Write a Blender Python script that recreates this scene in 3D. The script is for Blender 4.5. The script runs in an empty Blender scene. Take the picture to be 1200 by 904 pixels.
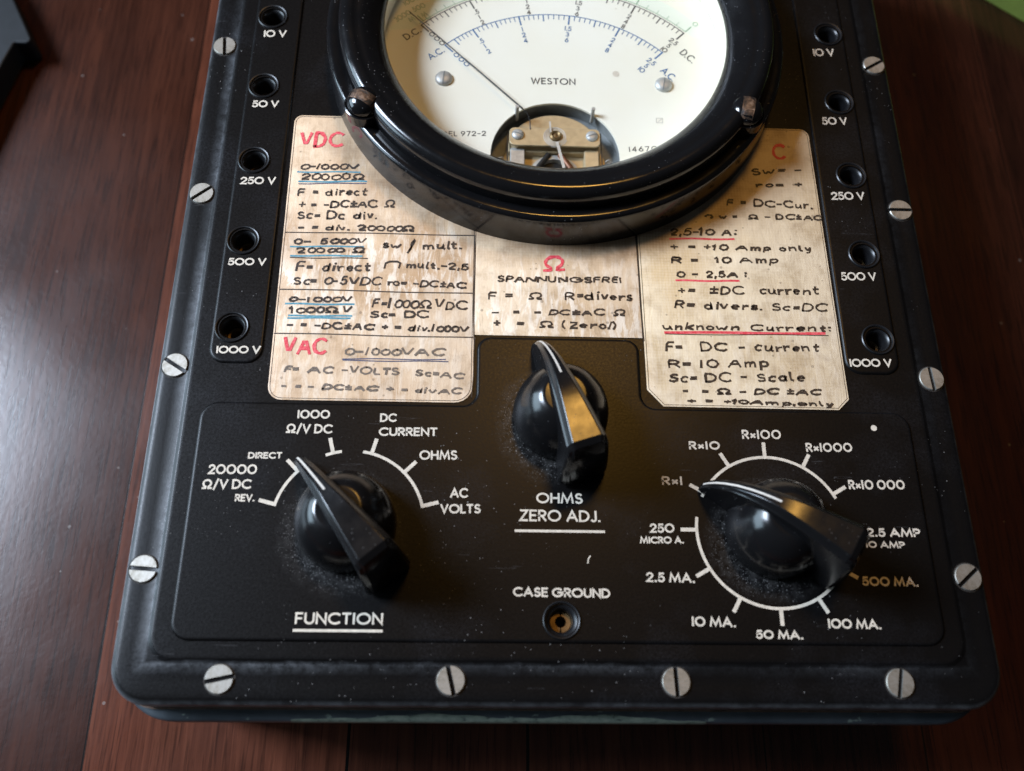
import bpy, bmesh, math, random
from mathutils import Matrix, Vector
from mathutils.geometry import tessellate_polygon

S = bpy.context.scene
COL = S.collection
R = math.radians
MM = 0.001
LIFT = 60.0            # height of the instrument's panel above the table, mm
random.seed(7)

# ------------------------------------------------------------------ camera
cam_data = bpy.data.cameras.new("camera")
cam = bpy.data.objects.new("camera", cam_data)
COL.objects.link(cam)
S.camera = cam
right = Vector((0.9992702629, 0.0034333810, 0.0380414719))
down = Vector((0.0173306629, -0.9282875509, -0.3714591108))
fwd = Vector((0.0340380641, 0.3718473272, -0.9276696478))
m = Matrix.Identity(4)
for i in range(3):
    m[i][0], m[i][1], m[i][2] = right[i], -down[i], -fwd[i]
m.translation = Vector((-19.6908, -66.8338, 210.0192 + LIFT)) * MM
cam.matrix_world = m
cam_data.sensor_fit = 'HORIZONTAL'
cam_data.sensor_width = 36.0
cam_data.lens = 1050.0339 / 1200 * 36
cam_data.clip_start = 0.005
cam_data.clip_end = 50
cam_data.dof.use_dof = True
cam_data.dof.focus_distance = 0.236
cam_data.dof.aperture_fstop = 10.5

# ------------------------------------------------------------------ light
world = bpy.data.worlds.new("World")
S.world = world
world.use_nodes = True
bg = world.node_tree.nodes["Background"]
bg.inputs[0].default_value = (0.80, 0.88, 1.0, 1)
bg.inputs[1].default_value = 0.026

def lamp(name, kind, loc, target, power, color, **kw):
    d = bpy.data.lights.new(name, kind)
    d.energy = power
    d.color = color
    for k, v in kw.items():
        setattr(d, k, v)
    o = bpy.data.objects.new(name, d)
    COL.objects.link(o)
    o.location = loc
    o.rotation_euler = (Vector(target) - Vector(loc)).to_track_quat('-Z', 'Y').to_euler()
    return o

# daylight from a window on the left, a warm ceiling lamp behind the table, plus an added low fill
lamp("window_light", 'AREA', (-1.02, 0.33, 0.94), (0, 0.04, 0.05), 38, (0.70, 0.82, 1.0),
     shape='RECTANGLE', size=0.46, size_y=0.44)
lamp("low_left_fill", 'AREA', (-1.25, 0.16, 0.42), (0, 0.02, 0.06), 13, (0.62, 0.83, 1.0),  # broad low fill, added to brighten left-facing sides and edges
     shape='RECTANGLE', size=0.9, size_y=0.55)
lamp("room_lamp", 'POINT', (0.16, 0.75, 1.60), (0, 0, 0), 25, (1.0, 0.53, 0.115), shadow_soft_size=0.14)

S.view_settings.view_transform = 'Standard'
S.view_settings.look = 'None'
S.view_settings.exposure = 0.0
S.view_settings.gamma = 1.0
S.cycles.max_bounces = 8

# ------------------------------------------------------------------ materials
def mat(name):
    m = bpy.data.materials.new(name)
    m.use_nodes = True
    nt = m.node_tree
    return m, nt, nt.nodes["Principled BSDF"]

def N(nt, kind, **kw):
    n = nt.nodes.new(kind)
    for k, v in kw.items():
        if k.startswith('_'):
            setattr(n, k[1:], v)
        else:
            n.inputs[k.replace('__', ' ')].default_value = v
    return n

def coords(nt, scale=(1, 1, 1), loc=(0, 0, 0), rot=(0, 0, 0)):
    tc = N(nt, 'ShaderNodeTexCoord')
    mp = N(nt, 'ShaderNodeMapping')
    mp.inputs['Scale'].default_value = scale
    mp.inputs['Location'].default_value = loc
    mp.inputs['Rotation'].default_value = rot
    nt.links.new(tc.outputs['Object'], mp.inputs[0])
    return mp.outputs[0]

def noise(nt, vec, scale, detail=4, rough=0.55, dist=0.0):
    n = N(nt, 'ShaderNodeTexNoise')
    n.inputs['Scale'].default_value = scale
    n.inputs['Detail'].default_value = detail
    n.inputs['Roughness'].default_value = rough
    n.inputs['Distortion'].default_value = dist
    nt.links.new(vec, n.inputs['Vector'])
    return n.outputs['Fac']

def ramp(nt, fac, stops, interp='LINEAR'):
    r = N(nt, 'ShaderNodeValToRGB')
    cr = r.color_ramp
    cr.interpolation = interp
    while len(cr.elements) < len(stops):
        cr.elements.new(0.5)
    for e, (p, c) in zip(cr.elements, stops):
        e.position = p
        e.color = (c, c, c, 1) if isinstance(c, (int, float)) else (*c, 1)
    nt.links.new(fac, r.inputs[0])
    return r.outputs[0]

def mix(nt, fac, a, b, mode='MIX'):
    n = N(nt, 'ShaderNodeMix', _data_type='RGBA', _blend_type=mode)
    for i, v in ((0, fac), (6, a), (7, b)):
        if isinstance(v, bpy.types.NodeSocket):
            nt.links.new(v, n.inputs[i])
        elif isinstance(v, (int, float)):
            n.inputs[i].default_value = v if i == 0 else (v, v, v, 1)
        else:
            n.inputs[i].default_value = (*v, 1)
    return n.outputs[2]

def math_(nt, op, a, b=0.0):
    n = N(nt, 'ShaderNodeMath', _operation=op)
    for i, v in ((0, a), (1, b)):
        if isinstance(v, bpy.types.NodeSocket):
            nt.links.new(v, n.inputs[i])
        else:
            n.inputs[i].default_value = v
    return n.outputs[0]

def bump(nt, height, bsdf, strength=0.3, dist=0.0002):
    b = N(nt, 'ShaderNodeBump')
    b.inputs['Strength'].default_value = strength
    b.inputs['Distance'].default_value = dist
    nt.links.new(height, b.inputs['Height'])
    nt.links.new(b.outputs[0], bsdf.inputs['Normal'])

def specks(nt, scale, size, keep, vec=None):
    """mask of small round specks: voronoi dots, only some of the cells"""
    vec = vec or coords(nt)
    v = N(nt, 'ShaderNodeTexVoronoi')
    v.inputs['Scale'].default_value = scale
    nt.links.new(vec, v.inputs['Vector'])
    sep = N(nt, 'ShaderNodeSeparateColor')
    nt.links.new(v.outputs['Color'], sep.inputs[0])
    sz = math_(nt, 'MULTIPLY', sep.outputs[1], size)
    near = math_(nt, 'LESS_THAN', v.outputs['Distance'], sz)
    chosen = math_(nt, 'LESS_THAN', sep.outputs[0], keep)
    return math_(nt, 'MULTIPLY', near, chosen)

def simple(name, color, rough=0.5, metal=0.0, vary=0.0, scale=400, bumpy=0.0, spec=0.5):
    m, nt, b = mat(name)
    b.inputs['Roughness'].default_value = rough
    b.inputs['Metallic'].default_value = metal
    b.inputs['Specular IOR Level'].default_value = spec
    f = noise(nt, coords(nt), scale)
    lo = tuple(c * (1 - vary) for c in color)
    hi = tuple(min(1, c * (1 + vary)) for c in color)
    nt.links.new(ramp(nt, f, [(0.3, lo), (0.7, hi)]), b.inputs['Base Color'])
    if bumpy:
        bump(nt, f, b, bumpy)
    return m

def black_paint():
    m, nt, b = mat("black crackle paint with dust")
    v = coords(nt)
    cloud = noise(nt, v, 45, 5, 0.6)
    fine = noise(nt, v, 1700, 4, 0.7)
    dust = math_(nt, 'MULTIPLY', ramp(nt, cloud, [(0.50, 0.0), (0.76, 1.0)]), ramp(nt, fine, [(0.40, 0.15), (0.70, 1.0)]))
    base = mix(nt, math_(nt, 'MULTIPLY', dust, 0.085), (0.0036, 0.0032, 0.0032), (0.12, 0.13, 0.16))
    sp = math_(nt, 'ADD', specks(nt, 620, 0.14, 0.05), specks(nt, 1600, 0.28, 0.12))
    clump = ramp(nt, noise(nt, v, 30, 3), [(0.46, 0.0), (0.64, 1.0)])
    sp = math_(nt, 'MULTIPLY', sp, clump)
    # dust that has gathered at the foot of the three knobs
    tc = N(nt, 'ShaderNodeTexCoord')
    fdust = math_(nt, 'ADD', specks(nt, 2000, 0.34, 0.36), specks(nt, 3800, 0.42, 0.40))
    film = ramp(nt, noise(nt, v, 500, 5, 0.75), [(0.42, 0.0), (0.68, 0.24)])
    fdust = math_(nt, 'ADD', fdust, film)
    for kx, ky in ((-0.0508, -0.0186), (0.0507, -0.0190), (0.0, 0.0093)):
        d = N(nt, 'ShaderNodeVectorMath', _operation='DISTANCE')
        nt.links.new(tc.outputs['Object'], d.inputs[0])
        d.inputs[1].default_value = (kx - 0.001, ky - 0.002, 0.06)
        near = ramp(nt, math_(nt, 'ADD', math_(nt, 'MULTIPLY', d.outputs['Value'], 40.0), math_(nt, 'MULTIPLY', noise(nt, v, 140, 3), 0.14)), [(0.53, 0.75), (0.72, 0.0)])
        sp = math_(nt, 'MAXIMUM', sp, math_(nt, 'MULTIPLY', fdust, near))
    base = mix(nt, math_(nt, 'MINIMUM', math_(nt, 'MULTIPLY', sp, 0.42), 1.0), base, (0.36, 0.35, 0.34))
    # worn paint on the rounded rim, its grey also painting in a window highlight
    zs = N(nt, 'ShaderNodeSeparateXYZ')
    nt.links.new(tc.outputs['Object'], zs.inputs[0])
    low = ramp(nt, math_(nt, 'MULTIPLY', zs.outputs[2], 10.0), [(0.573, 1.0), (0.586, 0.0)])
    rub_highlight = math_(nt, 'MULTIPLY', low, ramp(nt, noise(nt, v, 170, 5, 0.65), [(0.38, 0.25), (0.62, 0.90)]))
    base = mix(nt, rub_highlight, base, (0.17, 0.185, 0.20))
    # a line of grey dust lying against the step of the lid
    ax = math_(nt, 'SUBTRACT', math_(nt, 'ABSOLUTE', zs.outputs[0]), 0.0939)
    ay = math_(nt, 'SUBTRACT', -0.0504, zs.outputs[1])
    dist = math_(nt, 'ADD', math_(nt, 'MAXIMUM', ax, ay), math_(nt, 'MULTIPLY', math_(nt, 'SUBTRACT', noise(nt, v, 160, 4), 0.5), 0.0016))
    strip = ramp(nt, math_(nt, 'ADD', math_(nt, 'MULTIPLY', dist, 100.0), 0.5), [(0.42, 0.0), (0.50, 1.0), (0.58, 0.55), (0.74, 0.0)])
    film2 = ramp(nt, noise(nt, v, 420, 5, 0.75), [(0.36, 0.10), (0.66, 0.75)])
    where = ramp(nt, noise(nt, v, 24, 2), [(0.38, 0.15), (0.60, 1.0)])
    leftish = ramp(nt, math_(nt, 'ADD', math_(nt, 'MULTIPLY', zs.outputs[0], 4.0), 0.5), [(0.15, 0.75), (0.50, 0.30), (0.90, 0.10)])
    base = mix(nt, math_(nt, 'MULTIPLY', math_(nt, 'MULTIPLY', strip, leftish), math_(nt, 'MULTIPLY', film2, where)), base, (0.20, 0.215, 0.235))
    nt.links.new(math_(nt, 'ADD', math_(nt, 'MULTIPLY', low, 0.55), 0.19), b.inputs['Specular IOR Level'])
    # thin hairline scratches
    scr = noise(nt, coords(nt, (60, 700, 60), rot=(0, 0, 0.7)), 1.0, 2, 0.5)
    line = ramp(nt, scr, [(0.745, 0.0), (0.76, 0.10), (0.775, 0.0)])
    base = mix(nt, line, base, (0.25, 0.25, 0.26))
    nt.links.new(base, b.inputs['Base Color'])
    nt.links.new(ramp(nt, fine, [(0.3, 0.28), (0.7, 0.40)]), b.inputs['Roughness'])
    b.inputs['Specular IOR Level'].default_value = 0.19
    bump(nt, noise(nt, v, 1400, 3, 0.6), b, 0.13, 0.00010)
    return m

def bakelite(name="glossy black bakelite", dusty=0.35, r0=0.11, r1=0.23, spec=0.55):
    m, nt, b = mat(name)
    v = coords(nt)
    cloud = noise(nt, v, 120, 4, 0.6)
    b.inputs['Specular IOR Level'].default_value = spec
    sp = math_(nt, 'ADD', specks(nt, 700, 0.20, 0.08), specks(nt, 1700, 0.30, 0.14))
    sp = math_(nt, 'MULTIPLY', sp, ramp(nt, noise(nt, v, 55, 3), [(0.47, 0.0), (0.66, 1.0)]))
    base = mix(nt, math_(nt, 'MINIMUM', math_(nt, 'MULTIPLY', sp, dusty), 1.0), (0.0055, 0.0052, 0.0055), (0.36, 0.36, 0.37))
    nt.links.new(base, b.inputs['Base Color'])
    r = math_(nt, 'ADD', ramp(nt, cloud, [(0.35, r0), (0.75, r1)]), math_(nt, 'MULTIPLY', sp, 0.4))
    nt.links.new(r, b.inputs['Roughness'])
    bump(nt, noise(nt, v, 260, 3), b, 0.06, 0.0002)
    return m

def paper(name, seed, tint, white, grid, band):
    m, nt, b = mat(name)
    v = coords(nt, loc=(seed, seed * 0.7, 0))
    big = noise(nt, v, 28, 5, 0.6, 0.6)
    base = ramp(nt, big, [(0.30, tint[0]), (0.48, tint[1]), (0.68, tint[2])])
    # vertical runs where the surface has worn through
    st = noise(nt, coords(nt, (480, 105, 1), loc=(seed, 0, 0)), 1.0, 7, 0.68, 0.5)
    tc = N(nt, 'ShaderNodeTexCoord')
    sep = N(nt, 'ShaderNodeSeparateXYZ')
    nt.links.new(tc.outputs['Object'], sep.inputs[0])
    wob = math_(nt, 'MULTIPLY', math_(nt, 'SUBTRACT', noise(nt, v, 60, 3), 0.5), 0.030)
    yy = math_(nt, 'ADD', sep.outputs[1], wob)
    zone = ramp(nt, math_(nt, 'MULTIPLY', yy, 10.0), [(max(0.0, band[0] - 0.04), 0.45), (band[0] + 0.04, 1.0), (band[1] - 0.05, 1.0), (band[1] + 0.06, 0.22)])
    patch = math_(nt, 'MULTIPLY', ramp(nt, noise(nt, v, 42, 3), [(0.34, 0.15), (0.52, 1.0)]), zone)
    worn = math_(nt, 'MULTIPLY', ramp(nt, st, [(0.48, 0.0), (0.56, 1.0)]), patch)
    base = mix(nt, math_(nt, 'MULTIPLY', worn, white), base, (0.90, 0.79, 0.67))
    run = math_(nt, 'MULTIPLY', ramp(nt, st, [(0.30, 1.0), (0.40, 0.0)]), patch)
    base = mix(nt, math_(nt, 'MULTIPLY', run, 0.80 * white), base, (0.22, 0.125, 0.06))
    # brown grime that has crept out from under the round meter
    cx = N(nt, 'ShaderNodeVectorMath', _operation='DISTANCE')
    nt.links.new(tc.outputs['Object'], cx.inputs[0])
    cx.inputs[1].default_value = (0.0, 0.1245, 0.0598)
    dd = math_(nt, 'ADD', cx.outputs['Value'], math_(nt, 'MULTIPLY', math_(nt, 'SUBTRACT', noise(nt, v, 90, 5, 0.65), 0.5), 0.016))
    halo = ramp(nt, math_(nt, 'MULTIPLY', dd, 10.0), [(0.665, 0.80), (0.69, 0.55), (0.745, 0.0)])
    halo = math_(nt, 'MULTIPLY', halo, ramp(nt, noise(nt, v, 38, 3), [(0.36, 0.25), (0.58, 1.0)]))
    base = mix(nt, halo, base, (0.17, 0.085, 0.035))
    blot = noise(nt, coords(nt, loc=(seed * 2, 3, 0)), 150, 6, 0.68, 0.4)
    base = mix(nt, 1.0, base, ramp(nt, blot, [(0.30, (0.72, 0.66, 0.58)), (0.50, (1.0, 0.98, 0.95)), (0.70, (1.08, 1.06, 1.02))]), 'MULTIPLY')
    # brown water stains and grime
    stain = ramp(nt, noise(nt, coords(nt, loc=(seed * 3, 1, 0)), 65, 5, 0.65, 0.8), [(0.60, 0.0), (0.74, 1.0)])
    base = mix(nt, math_(nt, 'MULTIPLY', stain, 0.42), base, (0.24, 0.14, 0.07))
    sp = specks(nt, 700, 0.30, 0.10)
    base = mix(nt, math_(nt, 'MULTIPLY', sp, 0.5), base, (0.12, 0.07, 0.04))
    # linen weave
    wv = []
    for rot in (0, math.pi / 2):
        w = N(nt, 'ShaderNodeTexWave', _wave_type='BANDS', _bands_direction='X')
        w.inputs['Scale'].default_value = 370
        w.inputs['Distortion'].default_value = 1.2
        w.inputs['Detail'].default_value = 1
        nt.links.new(coords(nt, rot=(0, 0, rot)), w.inputs['Vector'])
        wv.append(w.outputs['Fac'])
    weave = math_(nt, 'MULTIPLY', math_(nt, 'ADD', wv[0], wv[1]), 0.5)
    base = mix(nt, math_(nt, 'MULTIPLY', weave, grid), base, (0.86, 0.76, 0.62))
    nt.links.new(base, b.inputs['Base Color'])
    nt.links.new(ramp(nt, big, [(0.3, 0.42), (0.7, 0.62)]), b.inputs['Roughness'])
    b.inputs['Specular IOR Level'].default_value = 0.4
    bump(nt, math_(nt, 'ADD', st, big), b, 0.28, 0.0006)
    return m

def ink(name, dark, light):
    m, nt, b = mat(name)
    f = noise(nt, coords(nt), 1500, 4, 0.7)
    nt.links.new(ramp(nt, f, [(0.40, dark), (0.70, light)]), b.inputs['Base Color'])
    b.inputs['Roughness'].default_value = 0.55
    return m

def wood():
    m, nt, b = mat("dark stained wooden boards")
    tc = N(nt, 'ShaderNodeTexCoord')
    sep = N(nt, 'ShaderNodeSeparateXYZ')
    nt.links.new(tc.outputs['Object'], sep.inputs[0])
    fx = math_(nt, 'ADD', math_(nt, 'MULTIPLY', sep.outputs[0], 1.0 / 0.6), 0.5)   # x -300..300 mm
    edges = [-300, -262, -205, -127, -55, -5, 62, 108, 172, 236]
    tone = [0.40, 0.50, 0.44, 1.0, 0.72, 0.60, 0.34, 0.46, 0.26, 0.3]
    plank = ramp(nt, fx, [((e + 300) / 600, t) for e, t in zip(edges, tone)], 'CONSTANT')
    seam = None
    for e in edges[1:]:
        d = math_(nt, 'ABSOLUTE', math_(nt, 'SUBTRACT', sep.outputs[0], e * MM))
        k = math_(nt, 'LESS_THAN', d, 0.00045 if e in (-55, -5) else 0.0002)
        seam = k if seam is None else math_(nt, 'MAXIMUM', seam, k)
    off = N(nt, 'ShaderNodeVectorMath', _operation='ADD')
    cmb = N(nt, 'ShaderNodeCombineXYZ')
    nt.links.new(math_(nt, 'MULTIPLY', plank, 9.0), cmb.inputs[1])
    nt.links.new(tc.outputs['Object'], off.inputs[0])
    nt.links.new(cmb.outputs[0], off.inputs[1])
    def mapped(sc):
        mp = N(nt, 'ShaderNodeMapping')
        mp.inputs['Scale'].default_value = sc
        nt.links.new(off.outputs[0], mp.inputs[0])
        return mp.outputs[0]
    grain = noise(nt, mapped((430, 13, 13)), 1.0, 7, 0.66, 0.4)
    pore = noise(nt, mapped((1050, 50, 50)), 1.0, 3, 0.6)
    broad = noise(nt, mapped((32, 9, 9)), 1.0, 4, 0.6, 1.2)
    g = ramp(nt, grain, [(0.24, (0.028, 0.0080, 0.0042)), (0.50, (0.053, 0.0155, 0.0080)), (0.76, (0.080, 0.0245, 0.0125))])
    g = mix(nt, 1.0, g, ramp(nt, pore, [(0.36, 0.55), (0.48, 1.0)]), 'MULTIPLY')
    g = mix(nt, 1.0, g, ramp(nt, broad, [(0.30, 0.70), (0.66, 1.12)]), 'MULTIPLY')
    g = mix(nt, 1.0, g, mix(nt, 1.0, plank, 1.75, 'MULTIPLY'), 'MULTIPLY')
    g = mix(nt, seam, g, (0.002, 0.0015, 0.001))
    sp = specks(nt, 160, 0.10, 0.25)
    g = mix(nt, math_(nt, 'MULTIPLY', sp, 0.35), g, (0.30, 0.28, 0.26))
    nt.links.new(g, b.inputs['Base Color'])
    orange = noise(nt, tc.outputs['Object'], 520, 3, 0.5)
    nt.links.new(ramp(nt, noise(nt, tc.outputs['Object'], 14, 4), [(0.35, 0.19), (0.65, 0.26)]), b.inputs['Roughness'])
    b.inputs['Specular IOR Level'].default_value = 0.5
    h = math_(nt, 'ADD', math_(nt, 'MULTIPLY', pore, 0.35), orange)
    h = math_(nt, 'SUBTRACT', h, math_(nt, 'MULTIPLY', seam, 2.0))
    bump(nt, h, b, 0.085, 0.0003)
    return m

def case_paint():
    m, nt, b = mat("blue black case paint with chips")
    v = coords(nt)
    f = noise(nt, v, 130, 5, 0.6)
    base = ramp(nt, f, [(0.3, (0.034, 0.042, 0.050)), (0.7, (0.070, 0.082, 0.092))])
    ch = ramp(nt, noise(nt, coords(nt, (1, 1.6, 1)), 260, 4, 0.6), [(0.645, 0.0), (0.675, 1.0)])
    base = mix(nt, math_(nt, 'MULTIPLY', ch, 0.8), base, (0.24, 0.29, 0.25))
    nt.links.new(base, b.inputs['Base Color'])
    b.inputs['Roughness'].default_value = 0.42
    bump(nt, f, b, 0.25)
    return m

def verdigris():
    m, nt, b = mat("grey green bare metal edge")
    f = noise(nt, coords(nt, (1, 1, 3)), 420, 5, 0.65)
    nt.links.new(ramp(nt, f, [(0.32, (0.02, 0.024, 0.022)), (0.43, (0.17, 0.21, 0.17)), (0.75, (0.30, 0.34, 0.27))]), b.inputs['Base Color'])
    b.inputs['Roughness'].default_value = 0.6
    return m

def screw_metal():
    m, nt, b = mat("dull nickel")
    f = noise(nt, coords(nt, (1, 1, 1)), 620, 6, 0.7)
    nt.links.new(ramp(nt, f, [(0.26, (0.10, 0.08, 0.055)), (0.42, (0.30, 0.28, 0.24)), (0.68, (0.47, 0.45, 0.41))]), b.inputs['Base Color'])
    nt.links.new(ramp(nt, f, [(0.3, 0.55), (0.7, 0.38)]), b.inputs['Roughness'])
    b.inputs['Metallic'].default_value = 0.7
    bump(nt, noise(nt, coords(nt, (3000, 200, 200)), 1.0, 2), b, 0.15, 0.0001)
    return m

def dial_white():
    m, nt, b = mat("cream white enamel")
    v = coords(nt)
    f = noise(nt, v, 22, 4, 0.6)
    base = ramp(nt, f, [(0.3, (0.78, 0.73, 0.60)), (0.7, (0.83, 0.80, 0.71))])
    sp = specks(nt, 260, 0.10, 0.10)
    base = mix(nt, math_(nt, 'MULTIPLY', sp, 0.4), base, (0.45, 0.38, 0.28))
    nt.links.new(base, b.inputs['Base Color'])
    b.inputs['Roughness'].default_value = 0.5
    return m

def window_glass():
    m, nt, b = mat("meter window glass")
    nt.nodes.remove(b)
    out = nt.nodes["Material Output"]
    tr = N(nt, 'ShaderNodeBsdfTransparent')
    tr.inputs[0].default_value = (0.985, 0.99, 0.985, 1)
    gl = N(nt, 'ShaderNodeBsdfGlossy')
    gl.inputs['Roughness'].default_value = 0.04
    lw = N(nt, 'ShaderNodeLayerWeight')
    lw.inputs['Blend'].default_value = 0.5
    fres = math_(nt, 'ADD', math_(nt, 'MULTIPLY', math_(nt, 'POWER', lw.outputs['Facing'], 5.0), 0.9), 0.02)
    mx = N(nt, 'ShaderNodeMixShader')
    nt.links.new(fres, mx.inputs[0])
    nt.links.new(tr.outputs[0], mx.inputs[1])
    nt.links.new(gl.outputs[0], mx.inputs[2])
    nt.links.new(mx.outputs[0], out.inputs[0])
    return m

def chipped():
    m, nt, b = mat("black enamel worn to brown metal")
    f = noise(nt, coords(nt), 420, 5, 0.7, 0.5)
    nt.links.new(ramp(nt, f, [(0.42, (0.02, 0.015, 0.012)), (0.56, (0.10, 0.055, 0.032)), (0.70, (0.30, 0.20, 0.14))]), b.inputs['Base Color'])
    b.inputs['Roughness'].default_value = 0.5
    b.inputs['Metallic'].default_value = 0.2
    bump(nt, f, b, 0.7, 0.0005)
    return m

M = dict(
    paint=black_paint(), bakelite=bakelite(), knob=bakelite("handled black bakelite", 0.30, 0.17, 0.30, 0.5), wood=wood(), case=case_paint(), edge=verdigris(), screw=screw_metal(),
    dial_green=simple("pale green tint on the dial", (0.75, 0.77, 0.65), 0.5, vary=0.06, scale=60),
    dial=dial_white(), glass=window_glass(), chipped=chipped(),
    letter=simple("worn cream lettering", (0.60, 0.53, 0.435), 0.6, vary=0.16, scale=900, bumpy=0.2),
    paper_left=paper("stained paper", 0.31, ((0.46, 0.28, 0.15), (0.66, 0.465, 0.30), (0.77, 0.585, 0.41)), 0.80, 0.06, (0.30, 0.60)),
    paper_centre=paper("stained paper, centre", 1.73, ((0.48, 0.31, 0.17), (0.66, 0.48, 0.31), (0.76, 0.59, 0.42)), 0.80, 0.06, (0.30, 0.52)),
    paper_right=paper("yellowed linen paper", 2.92, ((0.58, 0.42, 0.24), (0.75, 0.60, 0.41), (0.81, 0.68, 0.50)), 0.22, 0.16, (0.12, 0.42)),
    ink_K=ink("brown black marker ink", (0.016, 0.011, 0.008), (0.070, 0.045, 0.030)),
    ink_G=ink("faded grey ink", (0.10, 0.075, 0.055), (0.22, 0.17, 0.13)),
    ink_R=ink("red crayon", (0.62, 0.030, 0.050), (0.78, 0.16, 0.17)),
    ink_T=ink("teal felt pen", (0.045, 0.19, 0.26), (0.16, 0.36, 0.42)),
    ink_B=ink("navy ink", (0.03, 0.035, 0.075), (0.10, 0.11, 0.18)),
    rust=simple("rust brown seam", (0.115, 0.068, 0.045), 0.8, vary=0.4, scale=500),
    socket=simple("dull black socket moulding", (0.008, 0.008, 0.009), 0.36, vary=0.4, scale=300),
    hole=simple("black hole lining", (0.004, 0.004, 0.004), 0.6),
    dirt=simple("dirt in the slot", (0.018, 0.014, 0.011), 0.8, vary=0.5, scale=2500, bumpy=0.5),
    brass=simple("old brass", (0.21, 0.135, 0.06), 0.45, 0.7, 0.2, 700),
    brass_pale=simple("pale brass plate", (0.47, 0.375, 0.235), 0.42, 0.3, 0.12, 500),
    steel=simple("grey steel", (0.46, 0.45, 0.43), 0.5, 0.5, 0.15, 700),
    copper=simple("copper winding", (0.22, 0.10, 0.06), 0.45, 0.5, 0.3, 900),
    recess=simple("grey blue recess wall", (0.22, 0.23, 0.23), 0.5, 0.0, 0.25, 250),
    print_black=simple("black scale print", (0.035, 0.035, 0.04), 0.55, vary=0.3, scale=1500),
    print_blue=simple("blue scale print", (0.035, 0.13, 0.30), 0.55, vary=0.25, scale=1500),
    print_green=simple("green scale print", (0.20, 0.34, 0.20), 0.55, vary=0.2, scale=1500),
    needle=simple("black needle", (0.02, 0.02, 0.02), 0.35),
    inlay=simple("white pointer inlay", (0.50, 0.46, 0.41), 0.5, vary=0.1, scale=900),
    grey_plastic=simple("dark grey plastic", (0.009, 0.011, 0.013), 0.5, spec=0.25, vary=0.2, scale=300, bumpy=0.1),
    green_card=simple("green cover", (0.125, 0.185, 0.018), 0.75, spec=0.2, vary=0.12, scale=120),
    green_dark=simple("green cover rim", (0.15, 0.20, 0.03), 0.75, vary=0.1, scale=200),
)

# ------------------------------------------------------------------ mesh helpers (millimetres in the panel's own frame)
def P(x, y, z=0.0):
    return (x * MM, y * MM, (z + LIFT) * MM)

def link(name, bm, mats, parent=None, sharp=35, smooth=True, normals=True):
    if normals:
        bmesh.ops.recalc_face_normals(bm, faces=bm.faces)
    me = bpy.data.meshes.new(name)
    for f in bm.faces:
        f.smooth = smooth
    bm.to_mesh(me)
    bm.free()
    if smooth:
        me.set_sharp_from_angle(angle=R(sharp))
    for k in (mats if isinstance(mats, (list, tuple)) else [mats]):
        me.materials.append(M[k] if isinstance(k, str) else k)
    o = bpy.data.objects.new(name, me)
    COL.objects.link(o)
    o.parent = parent
    return o

def empty(name, loc=(0, 0, 0), parent=None):
    o = bpy.data.objects.new(name, None)
    COL.objects.link(o)
    o.location = loc
    o.parent = parent
    o.empty_display_size = 0.02
    return o

def tag(o, label=None, category=None, group=None, kind=None):
    for k, v in (('label', label), ('category', category), ('group', group), ('kind', kind)):
        if v:
            o[k] = v
    return o

def bevel(o, w, seg=3, angle=30):
    b = o.modifiers.new("bevel", 'BEVEL')
    b.width = w * MM
    b.segments = seg
    b.limit_method = 'ANGLE'
    b.angle_limit = R(angle)
    b.harden_normals = True
    return o

def circle(cx, cy, r, n=32, a0=0.0):
    return [(cx + r * math.cos(a0 + 2 * math.pi * i / n), cy + r * math.sin(a0 + 2 * math.pi * i / n)) for i in range(n)]

def round_poly(pts, seg=8):
    """closed outline of (x, y, corner radius), counter-clockwise, convex or concave corners"""
    out = []
    n = len(pts)
    for i in range(n):
        x, y, r = pts[i]
        p = Vector((x, y)); a = Vector(pts[i - 1][:2]); b = Vector(pts[(i + 1) % n][:2])
        if r <= 0:
            out.append((x, y)); continue
        da = (a - p).normalized(); db = (b - p).normalized()
        half = da.angle(db) / 2
        t = r / math.tan(half)
        c = p + (da + db).normalized() * (r / math.sin(half))
        s = p + da * t - c; e = p + db * t - c
        a0 = math.atan2(s.y, s.x); a1 = math.atan2(e.y, e.x)
        d = (a1 - a0 + math.pi) % (2 * math.pi) - math.pi
        for k in range(seg + 1):
            w = a0 + d * k / seg
            out.append((c.x + r * math.cos(w), c.y + r * math.sin(w)))
    return out

def offset(loop, d):
    """move a closed outline inwards by d"""
    n = len(loop); out = []
    for i in range(n):
        a, p, b = Vector(loop[i - 1]), Vector(loop[i]), Vector(loop[(i + 1) % n])
        t1 = (p - a).normalized(); t2 = (b - p).normalized()
        n1 = Vector((-t1.y, t1.x)); n2 = Vector((-t2.y, t2.x))
        k = (n1 + n2)
        k = k / max(0.4, k.dot(n1)) if k.length > 1e-6 else n1
        q = p + k * d
        out.append((q.x, q.y))
    return out

def rect(x0, y0, x1, y1, r, seg=8):
    return round_poly([(x0, y0, r), (x1, y0, r), (x1, y1, r), (x0, y1, r)], seg)

def ring(bm, loop, z):
    return [bm.verts.new(P(x, y, z)) for x, y in loop]

def bridge(bm, a, b, mi=0):
    n = len(a)
    for i in range(n):
        f = bm.faces.new((a[i], a[(i + 1) % n], b[(i + 1) % n], b[i]))
        f.material_index = mi

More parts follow.
